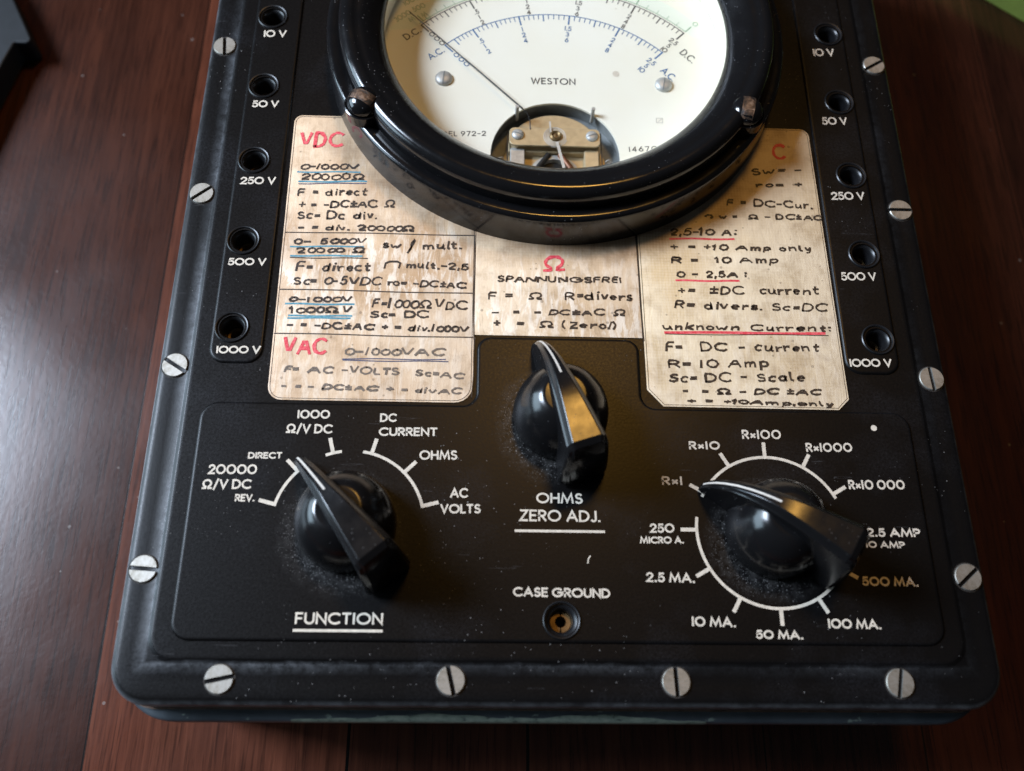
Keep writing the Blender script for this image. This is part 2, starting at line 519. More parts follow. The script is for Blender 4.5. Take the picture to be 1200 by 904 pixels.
def fill(bm, outer, holes, z):
    """flat cap between an outer ring of verts and hole loops; returns the hole rings"""
    rings = [ring(bm, h, z) for h in holes]
    edges = []
    for vs in [outer] + rings:
        for i in range(len(vs)):
            e = bm.edges.get((vs[i], vs[(i + 1) % len(vs)])) or bm.edges.new((vs[i], vs[(i + 1) % len(vs)]))
            edges.append(e)
    bmesh.ops.triangle_fill(bm, use_beauty=True, use_dissolve=False, edges=edges, normal=(0, 0, 1))
    return rings

def lathe(bm, prof, cx=0, cy=0, n=64, mi=0, close_top=False, close_bottom=False):
    rings = [ring(bm, circle(cx, cy, r, n), z) for r, z in prof]
    for a, b in zip(rings, rings[1:]):
        bridge(bm, a, b, mi)
    if close_top:
        f = bm.faces.new(rings[-1]); f.material_index = mi
    if close_bottom:
        f = bm.faces.new(rings[0]); f.material_index = mi
    return rings

def prism(bm, loop, z0, z1, mi=0):
    a, b = ring(bm, loop, z0), ring(bm, loop, z1)
    bridge(bm, a, b, mi)
    for q in (a, b):
        f = bm.faces.new(q); f.material_index = mi

def tube(bm, pts, r, n=8, mi=0):
    """round bar through 3-D points (mm)"""
    pts = [Vector(p) for p in pts]
    prev = None
    for i, p in enumerate(pts):
        t = (pts[min(i + 1, len(pts) - 1)] - pts[max(i - 1, 0)]).normalized()
        u = t.cross(Vector((0, 0, 1)))
        if u.length < 1e-3:
            u = t.cross(Vector((0, 1, 0)))
        u.normalize(); w = t.cross(u)
        rg = [bm.verts.new(P(*(p + u * r * math.cos(2 * math.pi * k / n) + w * r * math.sin(2 * math.pi * k / n)))) for k in range(n)]
        if prev:
            bridge(bm, prev, rg, mi)
        else:
            bm.faces.new(rg).material_index = mi
        prev = rg
    bm.faces.new(prev).material_index = mi

# ------------------------------------------------------------------ stroke lettering
def arc(cx, cy, rx, ry, a0, a1, n=None):
    n = n or max(3, int(abs(a1 - a0) / 15))
    return [(cx + rx * math.cos(R(a0 + (a1 - a0) * i / n)), cy + ry * math.sin(R(a0 + (a1 - a0) * i / n))) for i in range(n + 1)]

GLYPH = {
    'A': (.84, [[(0, 0), (.42, 1), (.84, 0)], [(.14, .33), (.70, .33)]]),
    'C': (.84, [arc(.5, .5, .5, .5, 48, 312)]),
    'D': (.74, [[(0, 0), (0, 1), (.24, 1)] + arc(.24, .5, .5, .5, 90, -90) + [(0, 0)]]),
    'E': (.50, [[(.5, 1), (0, 1), (0, 0), (.5, 0)], [(0, .52), (.44, .52)]]),
    'F': (.48, [[(.48, 1), (0, 1), (0, 0)], [(0, .50), (.42, .50)]]),
    'G': (1.0, [arc(.5, .5, .5, .5, 45, 360) + [(.56, .5)]]),
    'H': (.66, [[(0, 0), (0, 1)], [(.66, 0), (.66, 1)], [(0, .52), (.66, .52)]]),
    'I': (.06, [[(.03, 0), (.03, 1)]]),
    'J': (.36, [[(.36, 1), (.36, .2)] + arc(.18, .2, .18, .2, 0, -150)]),
    'L': (.42, [[(0, 1), (0, 0), (.42, 0)]]),
    'M': (1.0, [[(0, 0), (.14, 1), (.5, .12), (.86, 1), (1.0, 0)]]),
    'N': (.70, [[(0, 0), (0, 1), (.70, 0), (.70, 1)]]),
    'O': (1.0, [arc(.5, .5, .5, .5, 90, 450)]),
    'P': (.54, [[(0, 0), (0, 1), (.27, 1)] + arc(.27, .735, .27, .265, 90, -90) + [(0, .47)]]),
    'R': (.56, [[(0, 0), (0, 1), (.27, 1)] + arc(.27, .735, .27, .265, 90, -90) + [(0, .47)], [(.24, .47), (.56, 0)]]),
    'S': (.54, [arc(.28, .755, .235, .245, 35, 270) + arc(.27, .255, .27, .255, 90, -145)[1:]]),
    'T': (.60, [[(0, 1), (.60, 1)], [(.30, 1), (.30, 0)]]),
    'U': (.66, [[(0, 1), (0, .33)] + arc(.33, .33, .33, .33, 180, 360) + [(.66, 1)]]),
    'V': (.72, [[(0, 1), (.36, 0), (.72, 1)]]),
    'W': (1.1, [[(0, 1), (.28, 0), (.55, .95), (.82, 0), (1.1, 1)]]),
    'Z': (.60, [[(.03, 1), (.60, 1), (0, 0), (.60, 0)]]),
    '0': (.86, [arc(.43, .5, .43, .5, 90, 450)]),
    '1': (.06, [[(.03, 0), (.03, 1)]]),
    '2': (.56, [arc(.28, .73, .27, .27, 175, -35) + [(0, 0), (.56, 0)]]),
    '3': (.52, [arc(.25, .76, .22, .24, 150, -90) + arc(.25, .26, .27, .26, 90, -150)[1:]]),
    '4': (.60, [[(.45, 0), (.45, 1), (0, .28), (.60, .28)]]),
    '5': (.54, [[(.50, 1), (.14, 1), (.08, .56)] + arc(.26, .32, .28, .32, 125, -150)]),
    '6': (.58, [[(.42, 1), (.07, .46)] + arc(.29, .29, .29, .29, 150, 510)]),
    '7': (.54, [[(0, 1), (.54, 1), (.16, 0)]]),
    '8': (.54, [arc(.27, .76, .22, .24, -90, 270), arc(.27, .26, .27, .26, 90, 450)]),
    '9': (.58, [[(.16, 0), (.51, .54)] + arc(.29, .71, .29, .29, -30, 330)]),
    'Ω': (.92, [[(0, 0), (.30, 0), (.30, .10)] + arc(.46, .58, .40, .42, 248, -68) + [(.62, .10), (.62, 0), (.92, 0)]]),
    'Π': (.80, [[(0, 0), (0, 1), (.80, 1), (.80, 0)]]),
    '/': (.38, [[(0, -.16), (.38, 1.12)]]),
    '.': (.08, [[(.0, .02), (.09, .02)]]),
    ',': (.10, [[(.10, .10), (.02, -.18)]]),
    ':': (.08, [[(.0, .10), (.08, .10)], [(.0, .62), (.08, .62)]]),
    '!': (.08, [[(.10, 1.05), (.05, .30)], [(.0, .02), (.08, .02)]]),
    '×': (.40, [[(0, .14), (.40, .56)], [(0, .56), (.40, .14)]]),
    '-': (.42, [[(0, .44), (.42, .44)]]),
    '=': (.40, [[(0, .34), (.40, .34)], [(0, .58), (.40, .58)]]),
    '+': (.48, [[(0, .44), (.48, .44)], [(.24, .16), (.24, .74)]]),
    '±': (.48, [[(0, .60), (.48, .60)], [(.24, .32), (.24, .92)], [(0, .12), (.48, .12)]]),
    '(': (.25, [arc(.50, .45, .50, .70, 130, 230)]),
    ')': (.25, [arc(-.25, .45, .50, .70, 50, -50)]),
    'ʃ': (.60, [[(.0, -.1), (.28, .28), (.22, .62), (.60, 1.0), (.36, .45), (.14, .1)]]),
    '⌒': (.70, [arc(.35, .30, .35, .50, 170, 0) + [(.60, .05)]]),
    'a': (.52, [arc(.25, .29, .25, .29, 60, 330) + [(.50, .60), (.48, .10), (.56, 0)]]),
    'c': (.44, [arc(.27, .30, .27, .30, 55, 305)]),
    'd': (.54, [arc(.25, .28, .25, .28, 50, 330) + [(.50, 1.0), (.50, .0)]]),
    'e': (.48, [[(.03, .30), (.46, .34)] + arc(.25, .31, .23, .29, 10, 310)]),
    'i': (.14, [[(.05, .60), (.07, 0)], [(.07, .88), (.12, .92)]]),
    'k': (.46, [[(0, 1), (0, 0)], [(.42, .62), (.03, .27), (.46, 0)]]),
    'l': (.20, [[(.02, 1), (.04, .10), (.20, .02)]]),
    'm': (.80, [[(0, .58), (.03, 0)], [(.03, .38), (.20, .58), (.36, .52), (.38, 0)], [(.38, .38), (.55, .58), (.72, .52), (.76, 0)]]),
    'n': (.48, [[(0, .58), (.03, 0)], [(.03, .36), (.24, .58), (.42, .50), (.46, 0)]]),
    'o': (.50, [arc(.25, .30, .25, .30, 80, 440)]),
    'p': (.50, [[(.02, .58), (.0, -.38)], [(.0, .42)] + arc(.24, .31, .25, .29, 140, -140)]),
    'r': (.38, [[(0, .60), (.05, 0)], [(.05, .34), (.20, .58), (.38, .56)]]),
    's': (.38, [arc(.19, .45, .16, .15, 40, 270) + arc(.18, .15, .19, .15, 90, -150)[1:]]),
    't': (.40, [[(.16, .92), (.14, .16), (.24, .0), (.38, .08)], [(0, .62), (.38, .64)]]),
    'u': (.50, [[(0, .58), (.03, .14), (.20, .0), (.40, .16), (.44, .58), (.46, .06), (.54, 0)]]),
    'v': (.46, [[(0, .60), (.20, 0), (.46, .62)]]),
    'w': (.70, [[(0, .58), (.12, .02), (.33, .40), (.50, .0), (.70, .60)]]),
    'y': (.46, [[(0, .58), (.06, .20), (.24, .14), (.40, .54)], [(.42, .58), (.36, -.30), (.10, -.40)]]),
}

def ribbon(bm, pts, w, z, mi=0, uneven=0.0):
    """a flat pen stroke of width w along points in mm, lying at height z"""
    q = [Vector(pts[0])]
    for p in pts[1:]:
        p = Vector(p)
        if (p - q[-1]).length > 0.02:
            q.append(p)
    if len(q) < 2:
        q.append(q[0] + Vector((w * 0.6, 0)))
    closed = len(q) > 4 and (q[0] - q[-1]).length < 0.05
    if not closed:
        q[0] = q[0] + (q[0] - q[1]).normalized() * w * 0.35
        q[-1] = q[-1] + (q[-1] - q[-2]).normalized() * w * 0.35
    else:
        q = q[:-1]
    n = len(q)
    lv, rv = [], []
    for i in range(n):
        if closed:
            a, b = q[i - 1], q[(i + 1) % n]
        else:
            a, b = q[max(i - 1, 0)], q[min(i + 1, n - 1)]
        t1 = (q[i] - a); t2 = (b - q[i])
        t1 = t1.normalized() if t1.length > 1e-6 else t2.normalized()
        t2 = t2.normalized() if t2.length > 1e-6 else t1
        n1 = Vector((-t1.y, t1.x)); n2 = Vector((-t2.y, t2.x))
        k = n1 + n2
        k = k.normalized() if k.length > 1e-3 else n1
        s = 1.0 / max(0.45, k.dot(n1))
        if uneven:
            s *= 1 + uneven * (math.sin(i * 0.9 + q[0].x * 7) * 0.6 + random.uniform(-.5, .5))
        lv.append(bm.verts.new(P(*(q[i] + k * s * w / 2), z)))
        rv.append(bm.verts.new(P(*(q[i] - k * s * w / 2), z)))
    for i in range(n if closed else n - 1):
        j = (i + 1) % n
        f = bm.faces.new((rv[i], rv[j], lv[j], lv[i]))
        f.material_index = mi
        if f.normal.z < 0:
            f.normal_flip()

def chaikin(p):
    if len(p) < 3:
        return p
    out = [p[0]]
    for a, b in zip(p, p[1:]):
        out += [(a[0] * .75 + b[0] * .25, a[1] * .75 + b[1] * .25), (a[0] * .25 + b[0] * .75, a[1] * .25 + b[1] * .75)]
    return out + [p[-1]]

def text_strokes(s, gap=0.24, space=0.42, hand=0.0, rng=random):
    """strokes in units of the letter height, and the line's natural width"""
    x, out = 0.0, []
    for ch in s:
        if ch == ' ':
            x += space; continue
        w, st = GLYPH[ch]
        if hand:
            sx = 1 + rng.uniform(-1, 1) * hand * 1.0
            sy = 1 + rng.uniform(-1, 1) * hand * 0.9
            sl = 0.06 + rng.uniform(-1, 1) * hand * 0.7
            dy = rng.uniform(-1, 1) * hand * 0.35
            if ch == '1':
                st = [[(-.16, .72), (.05, 1), (.03, 0)]] if rng.random() < 0.5 else [[(.06, 1), (.0, 0)]]
                w = .14
            if ch == '0':
                sx *= 0.72; w = w * 0.78; sy *= 0.9
        else:
            sx = sy = 1; sl = dy = 0
        for p in st:
            q = []
            for a, b in p:
                jx = rng.uniform(-1, 1) * hand * 0.16 if hand else 0
                jy = rng.uniform(-1, 1) * hand * 0.16 if hand else 0
                q.append((x + a * sx + b * sl + jx, b * sy + dy + jy))
            out.append(chaikin(q) if hand else q)
        x += w * sx + gap * (1 + (rng.uniform(-.22, .22) if hand else 0))
    return out, max(0.05, x - gap)

ZSTEP = [0]
def write(bm, s, x0, y0, x1, y1, h, w, z, hand=0.0, mi=0, gap=0.24, space=0.42, passes=1):
    """letters from (x0, y0) to (x1, y1), capital height h, pen width w"""
    for k in range(passes):
        st, nat = text_strokes(s, gap, space, hand)
        ux, uy = x1 - x0, y1 - y0
        ln = math.hypot(ux, uy)
        ux, uy = ux / ln, uy / ln
        sx = (ln - w) / nat
        for p in st:
            ZSTEP[0] = (ZSTEP[0] + 1) % 9
            q = [(x0 + ux * (w / 2 + a * sx) - uy * (b * (h - w) + w / 2), y0 + uy * (w / 2 + a * sx) + ux * (b * (h - w) + w / 2)) for a, b in p]
            ribbon(bm, q, w * (1 if not hand else random.uniform(0.85, 1.12)), z + ZSTEP[0] * 0.006, mi, 0.28 if hand else 0.0)

def small_text(bm, s, cx, cy, ang, h, w, z, mi=0, width=None, gap=0.26):
    """centred lettering turned by ang degrees"""
    st, nat = text_strokes(s, gap)
    sx = (width / nat) if width else h
    c, sn = math.cos(R(ang)), math.sin(R(ang))
    for p in st:
        ZSTEP[0] = (ZSTEP[0] + 1) % 9
        q = [((a - nat / 2) * sx, (b - 0.5) * h) for a, b in p]
        ribbon(bm, [(cx + a * c - b * sn, cy + a * sn + b * c) for a, b in q], w, z + ZSTEP[0] * 0.004, mi)

# ------------------------------------------------------------------ where the writing stands: text, start x y, end x y, letter height (mm)
PANEL_TEXT = [
    ('1000', -65.01, 7.54, -56.99, 7.68, 2.33), ('Ω/V DC', -67.45, 3.8, -56.06, 3.78, 2.43), ('DIRECT', -75.85, -2.92, -67.67, -2.79, 1.66),
    ('20000', -84.89, -6.94, -73.31, -6.77, 2.49), ('Ω/V DC', -85.97, -10.6, -74.22, -10.44, 2.43), ('REV.', -77.77, -13.55, -73.1, -13.49, 1.83),
    ('DC', -44.62, 7.02, -40.48, 7.09, 2.26), ('CURRENT', -44.72, 3.37, -30.32, 3.54, 2.26), ('OHMS', -34.52, -2.59, -25.27, -2.45, 2.44),
    ('AC', -26.8, -11.99, -22.42, -11.94, 2.45), ('VOLTS', -29.02, -15.82, -19.35, -15.7, 2.33), ('FUNCTION', -61.03, -41.78, -41.15, -41.75, 2.68),
    ('OHMS', -6.07, -13.02, 5.18, -13.06, 2.64), ('ZERO ADJ.', -10.12, -17.44, 9.36, -17.49, 2.86), ('CASE GROUND', -11.61, -35.13, 11.01, -35.33, 2.2),
    ('R×1', 24.7, -8.15, 29.72, -8.08, 2.3), ('R×10', 31.98, 1.03, 39.73, 1.16, 2.22), ('R×100', 45.54, 3.99, 55.39, 4.14, 2.48),
    ('R×1000', 61.32, 0.89, 73.02, 1.07, 2.39), ('R×10 000', 70.76, -8.59, 84.81, -8.39, 2.45), ('250', 21.07, -19.89, 27.02, -19.82, 2.27),
    ('MICRO A.', 18.55, -22.5, 29.1, -22.38, 1.7), ('2.5 MA.', 19.56, -31.51, 31.08, -31.68, 2.3), ('10 MA.', 29.57, -41.51, 39.84, -41.7, 2.3),
    ('50 MA.', 44.22, -44.19, 55.23, -44.3, 2.03), ('100 MA.', 61.32, -41.72, 73.82, -41.87, 2.25), ('500 MA.', 70.73, -31.89, 84.19, -32.02, 2.2),
    ('2.5 AMP', 73.52, -20.22, 86.71, -20.21, 2.14), ('10 AMP', 72.92, -22.91, 82.45, -22.94, 1.65), ('10 V', -85.81, 126.8, -79.09, 127.06, 2.6),
    ('50 V', -86.41, 101.24, -78.85, 101.5, 2.42), ('250 V', -86.72, 75.32, -77.09, 75.61, 2.41), ('500 V', -87.1, 50.01, -77.03, 50.26, 2.23),
    ('1000 V', -86.98, 24.67, -75.8, 24.89, 2.15), ('10 V', 78.52, 125.86, 85.04, 126.11, 2.82), ('50 V', 77.98, 100.65, 85.55, 100.91, 2.65),
    ('250 V', 77.43, 75.0, 86.95, 75.27, 2.6), ('500 V', 76.69, 49.44, 86.45, 49.67, 2.54), ('1000 V', 75.53, 24.15, 86.76, 24.37, 2.32),
]
LEFT_TEXT = [
    ('R', 'VDC', -71.86, 88.12, -59.86, 88.5, 5.39), ('K', '0-1000V', -71.06, 80.68, -54.82, 81.17, 1.97), ('K', '20000Ω', -70.75, 77.18, -52.93, 77.85, 2.18),
    ('K', 'F = direct', -70.98, 72.14, -52.13, 72.76, 2.42), ('K', '+ = -DC±AC Ω', -70.45, 68.3, -44.12, 69.04, 2.26), ('K', 'Sc= Dc div.', -70.3, 64.71, -48.77, 65.23, 2.45),
    ('K', '- = div. 20000Ω', -69.98, 61.28, -38.54, 61.59, 1.89), ('K', '0- 5000V', -70.53, 56.83, -51.32, 57.46, 1.81), ('K', '20000 Ω', -69.6, 54.19, -51.26, 54.76, 1.74),
    ('K', 'sw', -46.88, 56.39, -41.78, 56.39, 2.16), ('K', 'ʃ', -40.38, 55.3, -37.72, 55.45, 4.02), ('K', 'mult.', -36.25, 56.25, -25.44, 56.53, 2.34),
    ('K', 'F= direct', -69.33, 48.76, -49.49, 49.24, 2.56), ('K', 'Π', -46.25, 50.04, -42.13, 50.15, 2.4), ('K', 'mult.-2,5', -40.4, 50.45, -23.63, 50.09, 2.14),
    ('K', 'Sc= 0-5VDC', -69.55, 44.69, -46.35, 45.14, 2.38), ('K', 'ro= -DC±AC', -45.05, 45.02, -24.01, 44.55, 1.98), ('K', '0-1000V', -70.4, 39.71, -53.76, 39.84, 1.66),
    ('K', '1000ΩV', -69.54, 36.4, -53.77, 36.75, 1.89), ('K', 'F=1000ΩVDC', -48.71, 38.67, -23.47, 38.29, 2.59), ('K', 'Sc= DC', -49.1, 35.45, -33.58, 35.74, 2.07),
    ('K', '- = -DC±AC + = div.1000V', -70.18, 32.16, -23.24, 31.8, 1.92), ('R', 'VAC', -70.54, 24.77, -59.37, 25.0, 4.9), ('G', '0-1000VAC', -54.84, 24.83, -29.09, 25.11, 2.07),
    ('G', 'F= AC -VOLTS', -69.64, 19.86, -40.36, 19.61, 1.98), ('G', 'Sc=AC', -36.72, 19.49, -24.21, 18.82, 1.87), ('G', '- = - DC±AC', -69.88, 15.44, -45.81, 15.15, 1.61),
    ('G', '+ = divAC', -43.82, 15.02, -24.67, 14.64, 1.66),
]
RIGHT_TEXT = [
    ('R', 'C', 62.14, 88.12, 66.11, 88.25, 5.52), ('K', 'Sw= -', 55.65, 82.6, 69.64, 83.66, 2.14), ('K', 'ro= +', 56.15, 78.54, 69.77, 78.94, 1.82),
    ('K', 'F = DC-Cur.', 47.5, 72.48, 71.88, 71.81, 2.21), ('K', '⌒ w =  Ω - DC±AC', 40.9, 67.91, 73.76, 68.21, 1.79), ('K', '2,5-10 A:', 31.03, 62.21, 49.71, 62.79, 2.33),
    ('K', '+ = +10 Amp only', 30.9, 57.85, 70.0, 58.27, 1.92), ('K', 'R =  10 Amp', 30.76, 53.67, 59.97, 54.4, 2.16), ('K', '0 - 2,5A :', 32.02, 49.2, 51.03, 49.76, 2.03),
    ('K', '+=  ±DC  current', 32.04, 44.34, 70.36, 44.96, 2.38), ('K', 'R= divers. Sc=DC', 30.76, 40.09, 71.81, 39.88, 2.3), ('K', 'unknown Current:', 27.21, 33.76, 72.15, 34.08, 2.0),
    ('K', 'F=  DC - current', 27.72, 27.72, 67.91, 28.32, 2.4), ('K', 'R= 10 Amp', 28.21, 23.06, 54.37, 23.57, 2.37), ('K', 'Sc= DC - Scale', 27.89, 18.96, 63.16, 19.86, 2.43),
    ('K', '-  = Ω - DC ±AC', 31.3, 15.75, 67.04, 16.12, 1.73), ('K', '+ = +10Amp.only', 32.18, 13.38, 69.81, 13.03, 1.39),
]
CENTRE_TEXT = [
    ('R', 'Ω', -3.92, 50.16, 2.49, 50.63, 4.87), ('K', 'SPANNUNGSFREi', -16.17, 46.8, 17.39, 47.25, 1.79), ('K', 'F =  Ω   R=divers', -18.36, 41.66, 19.94, 42.09, 2.42),
    ('K', '-  =  - DC±AC Ω', -17.52, 37.09, 17.67, 37.57, 1.81), ('K', '+  =  Ω (Zero!)', -17.13, 33.64, 15.04, 33.7, 2.14),
]
LEFT_RULES = [
    ('T', -71.51, 79.96, -54.39, 80.48, 0.35), ('T', -70.9, 76.79, -52.43, 77.45, 0.4), ('B', -70.79, 76.15, -52.51, 76.83, 0.35),
    ('K', -73.03, 60.74, -22.18, 61.01, 0.33), ('T', -71.2, 56.31, -51.96, 56.81, 0.37), ('T', -70.89, 53.51, -52.18, 53.91, 0.4),
    ('K', -70.97, 52.88, -50.6, 53.19, 0.31), ('K', -72.65, 43.46, -22.09, 43.33, 0.35), ('T', -70.87, 39.25, -53.27, 39.38, 0.4),
    ('T', -69.77, 35.78, -53.65, 36.04, 0.4), ('T', -69.88, 35.19, -54.05, 35.44, 0.4), ('K', -72.93, 30.75, -22.2, 30.54, 0.33),
    ('B', -55.1, 23.95, -29.0, 24.23, 0.31), ('B', -54.94, 23.48, -28.33, 23.68, 0.31), ('K', -22.17, 60.74, -21.93, 30.13, 0.33),
    ('K', -21.61, 30.62, -22.05, 14.09, 0.22),
]
RIGHT_RULES = [
    ('R', 30.99, 61.43, 48.62, 61.68, 0.44), ('R', 31.9, 48.52, 48.83, 48.75, 0.44), ('R', 27.98, 33.14, 70.16, 33.64, 0.57),
    ('K', 28.09, 32.6, 71.03, 33.17, 0.26),
]
CENTRE_RULES = [
    ('K', 21.66, 61.77, 22.16, 30.62, 0.4),
]

# ------------------------------------------------------------------ the table
bm = bmesh.new()
prism(bm, rect(-620, -420, 620, 760, 6, 4), -LIFT - 28, -LIFT)
table = link("table_top", bm, 'wood', sharp=30)
bevel(table, 2.0)
tag(table, "dark reddish brown stained wooden table top of joined boards", None, None, "structure")

# ------------------------------------------------------------------ the instrument
meter_box = empty("test_meter", (0, 0, 0))
tag(meter_box, "vintage black electrical test meter with round dial, bar knobs and handwritten notes", "test meter")

# case: a painted tray, its lip standing out from under the lid
bm = bmesh.new()
out = rect(-102.8, -62.3, 102.8, 222, 14, 12)
loops = [(offset(out, 5.5), -59.6), (offset(out, 2.6), -57), (offset(out, 1.6), -30), (offset(out, 0.9), -24.2), (offset(out, 0.35), -20.2), (out, -15.5), (offset(out, 0.05), -11.9), (offset(out, 0.25), -11.2), (offset(out, 0.8), -10.7), (offset(out, 3.4), -9.7), (offset(out, 8), -9.6)]
rings = [ring(bm, l, z) for l, z in loops]
for i, (a, b) in enumerate(zip(rings, rings[1:])):
    bridge(bm, a, b)
bm.faces.new(rings[0]); bm.faces.new(rings[-1])
case = link("case", bm, 'case', meter_box, 40)
# lower lip of the case where the paint has worn off to grey green metal
bm = bmesh.new()
xs = [-62 + 2.0 * i for i in range(49)]
prof = lambda x: 1.5 * max(0.0, 1 - ((x + 14) / 50.0) ** 4) * (0.75 + 0.30 * math.sin(x * 0.16) + 0.12 * math.sin(x * 0.61 + 1))
prev = None
for x in xs:
    h = prof(x) + 0.05
    vs = [bm.verts.new(P(x, -62.3 + dy, z)) for dy, z in ((0.35 + h, -10.62 + (h - 0.4) * 0.38), (0.80, -10.64), (0.22, -11.12), (0.0, -11.9), (-0.04, -14.5), (0.5, -14.5))]
    vs[1].co.y = min(vs[1].co.y, vs[0].co.y - 0.00005)
    if prev:
        bridge(bm, prev, vs)
    else:
        bm.faces.new(vs)
    prev = vs
bm.faces.new(prev)
tag(link("case_edge", bm, 'edge', case, 40), "grey green bare metal along the worn front lip")

# lid: rounded flange, step, flat field with holes
JX, JY0, JS = 83.9, 134.5, 25.6
jacks = [(sx * JX + 0.1, JY0 - JS * i) for i in range(5) for sx in (-1, 1)]
GND = (-0.4, -40.4)
MC = (0.0, 124.5)          # centre of the round meter
bm = bmesh.new()
lid = rect(-101.4, -59.2, 101.4, 219, 9.0, 12)
step = rect(-93.9, -50.4, 93.9, 211, 6.5, 12)
loops = [(offset(lid, 3), -9.3), (offset(lid, 0.3), -9.3), (lid, -8.9), (lid, -3.1)]
for k in range(1, 7):
    a = R(15 * k)
    loops.append((offset(lid, 1.9 * (1 - math.cos(a))), -3.1 + 1.8 * math.sin(a)))
loops += [(offset(lid, 2.5), -1.25), (offset(lid, 4.4), -1.22), (step, -1.2), (offset(step, 0.2), -1.14), (offset(step, 1.0), -0.56), (offset(step, 1.25), -0.51), (offset(step, 1.9), -0.5)]
rings = [ring(bm, l, z) for l, z in loops]
for a, b in zip(rings, rings[1:]):
    bridge(bm, a, b)
holes = [circle(MC[0], MC[1], 58.5, 96)] + [circle(x, y, 3.3, 24) for x, y in jacks] + [circle(GND[0], GND[1], 3.6, 24)]
hr = fill(bm, rings[-1], holes, -0.5)
for h in hr:
    low = [bm.verts.new((v.co.x, v.co.y, v.co.z - 0.009)) for v in h]
    bridge(bm, h, low)
panel = link("front_panel", bm, 'paint', meter_box, 50)

bm = bmesh.new()
ga, gb = ring(bm, offset(lid, -0.45), -9.35), ring(bm, offset(lid, -0.45), -9.7)
gc = ring(bm, offset(lid, 1.5), -9.35)
bridge(bm, ga, gb); bridge(bm, gc, ga)
link("seam_gasket", bm, 'rust', case, 40)

def raised(name, loop, holes, z0=-0.5, z1=0.0):
    bm = bmesh.new()
    rs = [ring(bm, l, z) for l, z in ((loop, z0 - 0.05), (offset(loop, 0.12), z0 + 0.12), (offset(loop, 0.35), z1 - 0.08), (offset(loop, 0.6), z1), (offset(loop, 1.0), z1))]
    for a, b in zip(rs, rs[1:]):
        bridge(bm, a, b)
    hr = fill(bm, rs[-1], holes, z1)
    for h in hr:
        low = [bm.verts.new((v.co.x, v.co.y, v.co.z - 0.0015)) for v in h]
        bridge(bm, h, low)
    return link(name, bm, 'paint', panel, 50)

control = round_poly([(-88.9, -45.6, 4.5), (88.9, -45.6, 4.5), (88.9, 11.9, 4.5), (20.9, 11.9, 3.5), (20.9, 30.9, 3.6), (-21.0, 30.9, 3.6), (-21.0, 11.9, 3.5), (-88.9, 11.9, 4.5)], 8)
raised("raised_field", control, [circle(GND[0], GND[1], 3.6, 24)])
for s in (-1, 1):
    x0, x1 = sorted((s * 88.9, s * (75.2 if s < 0 else 74.5)))
    raised("raised_field", rect(x0, 22.2, x1, 205, 4.2), [circle(x, y, 3.3, 24) for x, y in jacks if x * s > 0])

# printed scales and lettering on the panel
def polar(c, r, a):
    return (c[0] + r * math.sin(R(a)), c[1] + r * math.cos(R(a)))
FC, RC, OC = (-50.8, -18.6), (50.7, -19.0), (0.0, 9.3)
def scale_marks(name, c, arcs, ticks, r0, r1):
    bm = bmesh.new()
    for a0, a1 in arcs:
        n = max(4, int(abs(a1 - a0) / 4))
        ZSTEP[0] += 1
        ribbon(bm, [polar(c, r0, a0 + (a1 - a0) * i / n) for i in range(n + 1)], 0.72, 0.03)
    for i, a in enumerate(ticks):
        ribbon(bm, [polar(c, r0 + 0.35, a), polar(c, r1, a)], 0.92, 0.04 + 0.002 * i)
    return link(name, bm, 'letter', panel, normals=False, smooth=False)
scale_marks("range_scale", RC, [(-63, 63), (127, 279)], [-60, -30, 0, 30, 60, 90, 120, 150, 180, 210, 240, 270], 18.35, 21.9)
scale_marks("function_scale", FC, [(-76, -44), (-20, -9), (9, 76)], [-75.5, -45, -15, 15, 45, 75.5], 18.05, 21.7)
for s, x0, y0, x1, y1, h in PANEL_TEXT:
    bm = bmesh.new()
    big = s in ('FUNCTION', 'ZERO ADJ.') or (s == 'OHMS' and x0 > -10)
    write(bm, s, x0, y0, x1, y1, h, 0.48 if big else (0.37 if h < 2.0 else 0.46), 0.03, gap=0.20 if 'V' in s and '0' in s else (0.33 if '×' in s else 0.26), space=0.36)
    link("lettering", bm, 'letter', panel, normals=False, smooth=False)
for x0, x1, y in ((-61.1, -41.3, -43.1), (-11.0, 10.1, -19.75)):
    bm = bmesh.new(); ribbon(bm, [(x0, y), (x1, y)], 0.62, 0.03)
    link("underline", bm, 'letter', panel, normals=False, smooth=False)
bm = bmesh.new()
rr = ring(bm, circle(79.3, 7.5, 0.78, 20), 0.03); bm.faces.new(rr)
link("white_dot", bm, 'letter', panel, smooth=False)
bm = bmesh.new(); ribbon(bm, [(6.0, -27.2), (6.15, -26.2), (6.6, -25.6)], 0.30, 0.03)
link("paint_chip", bm, 'letter', panel, normals=False, smooth=False)

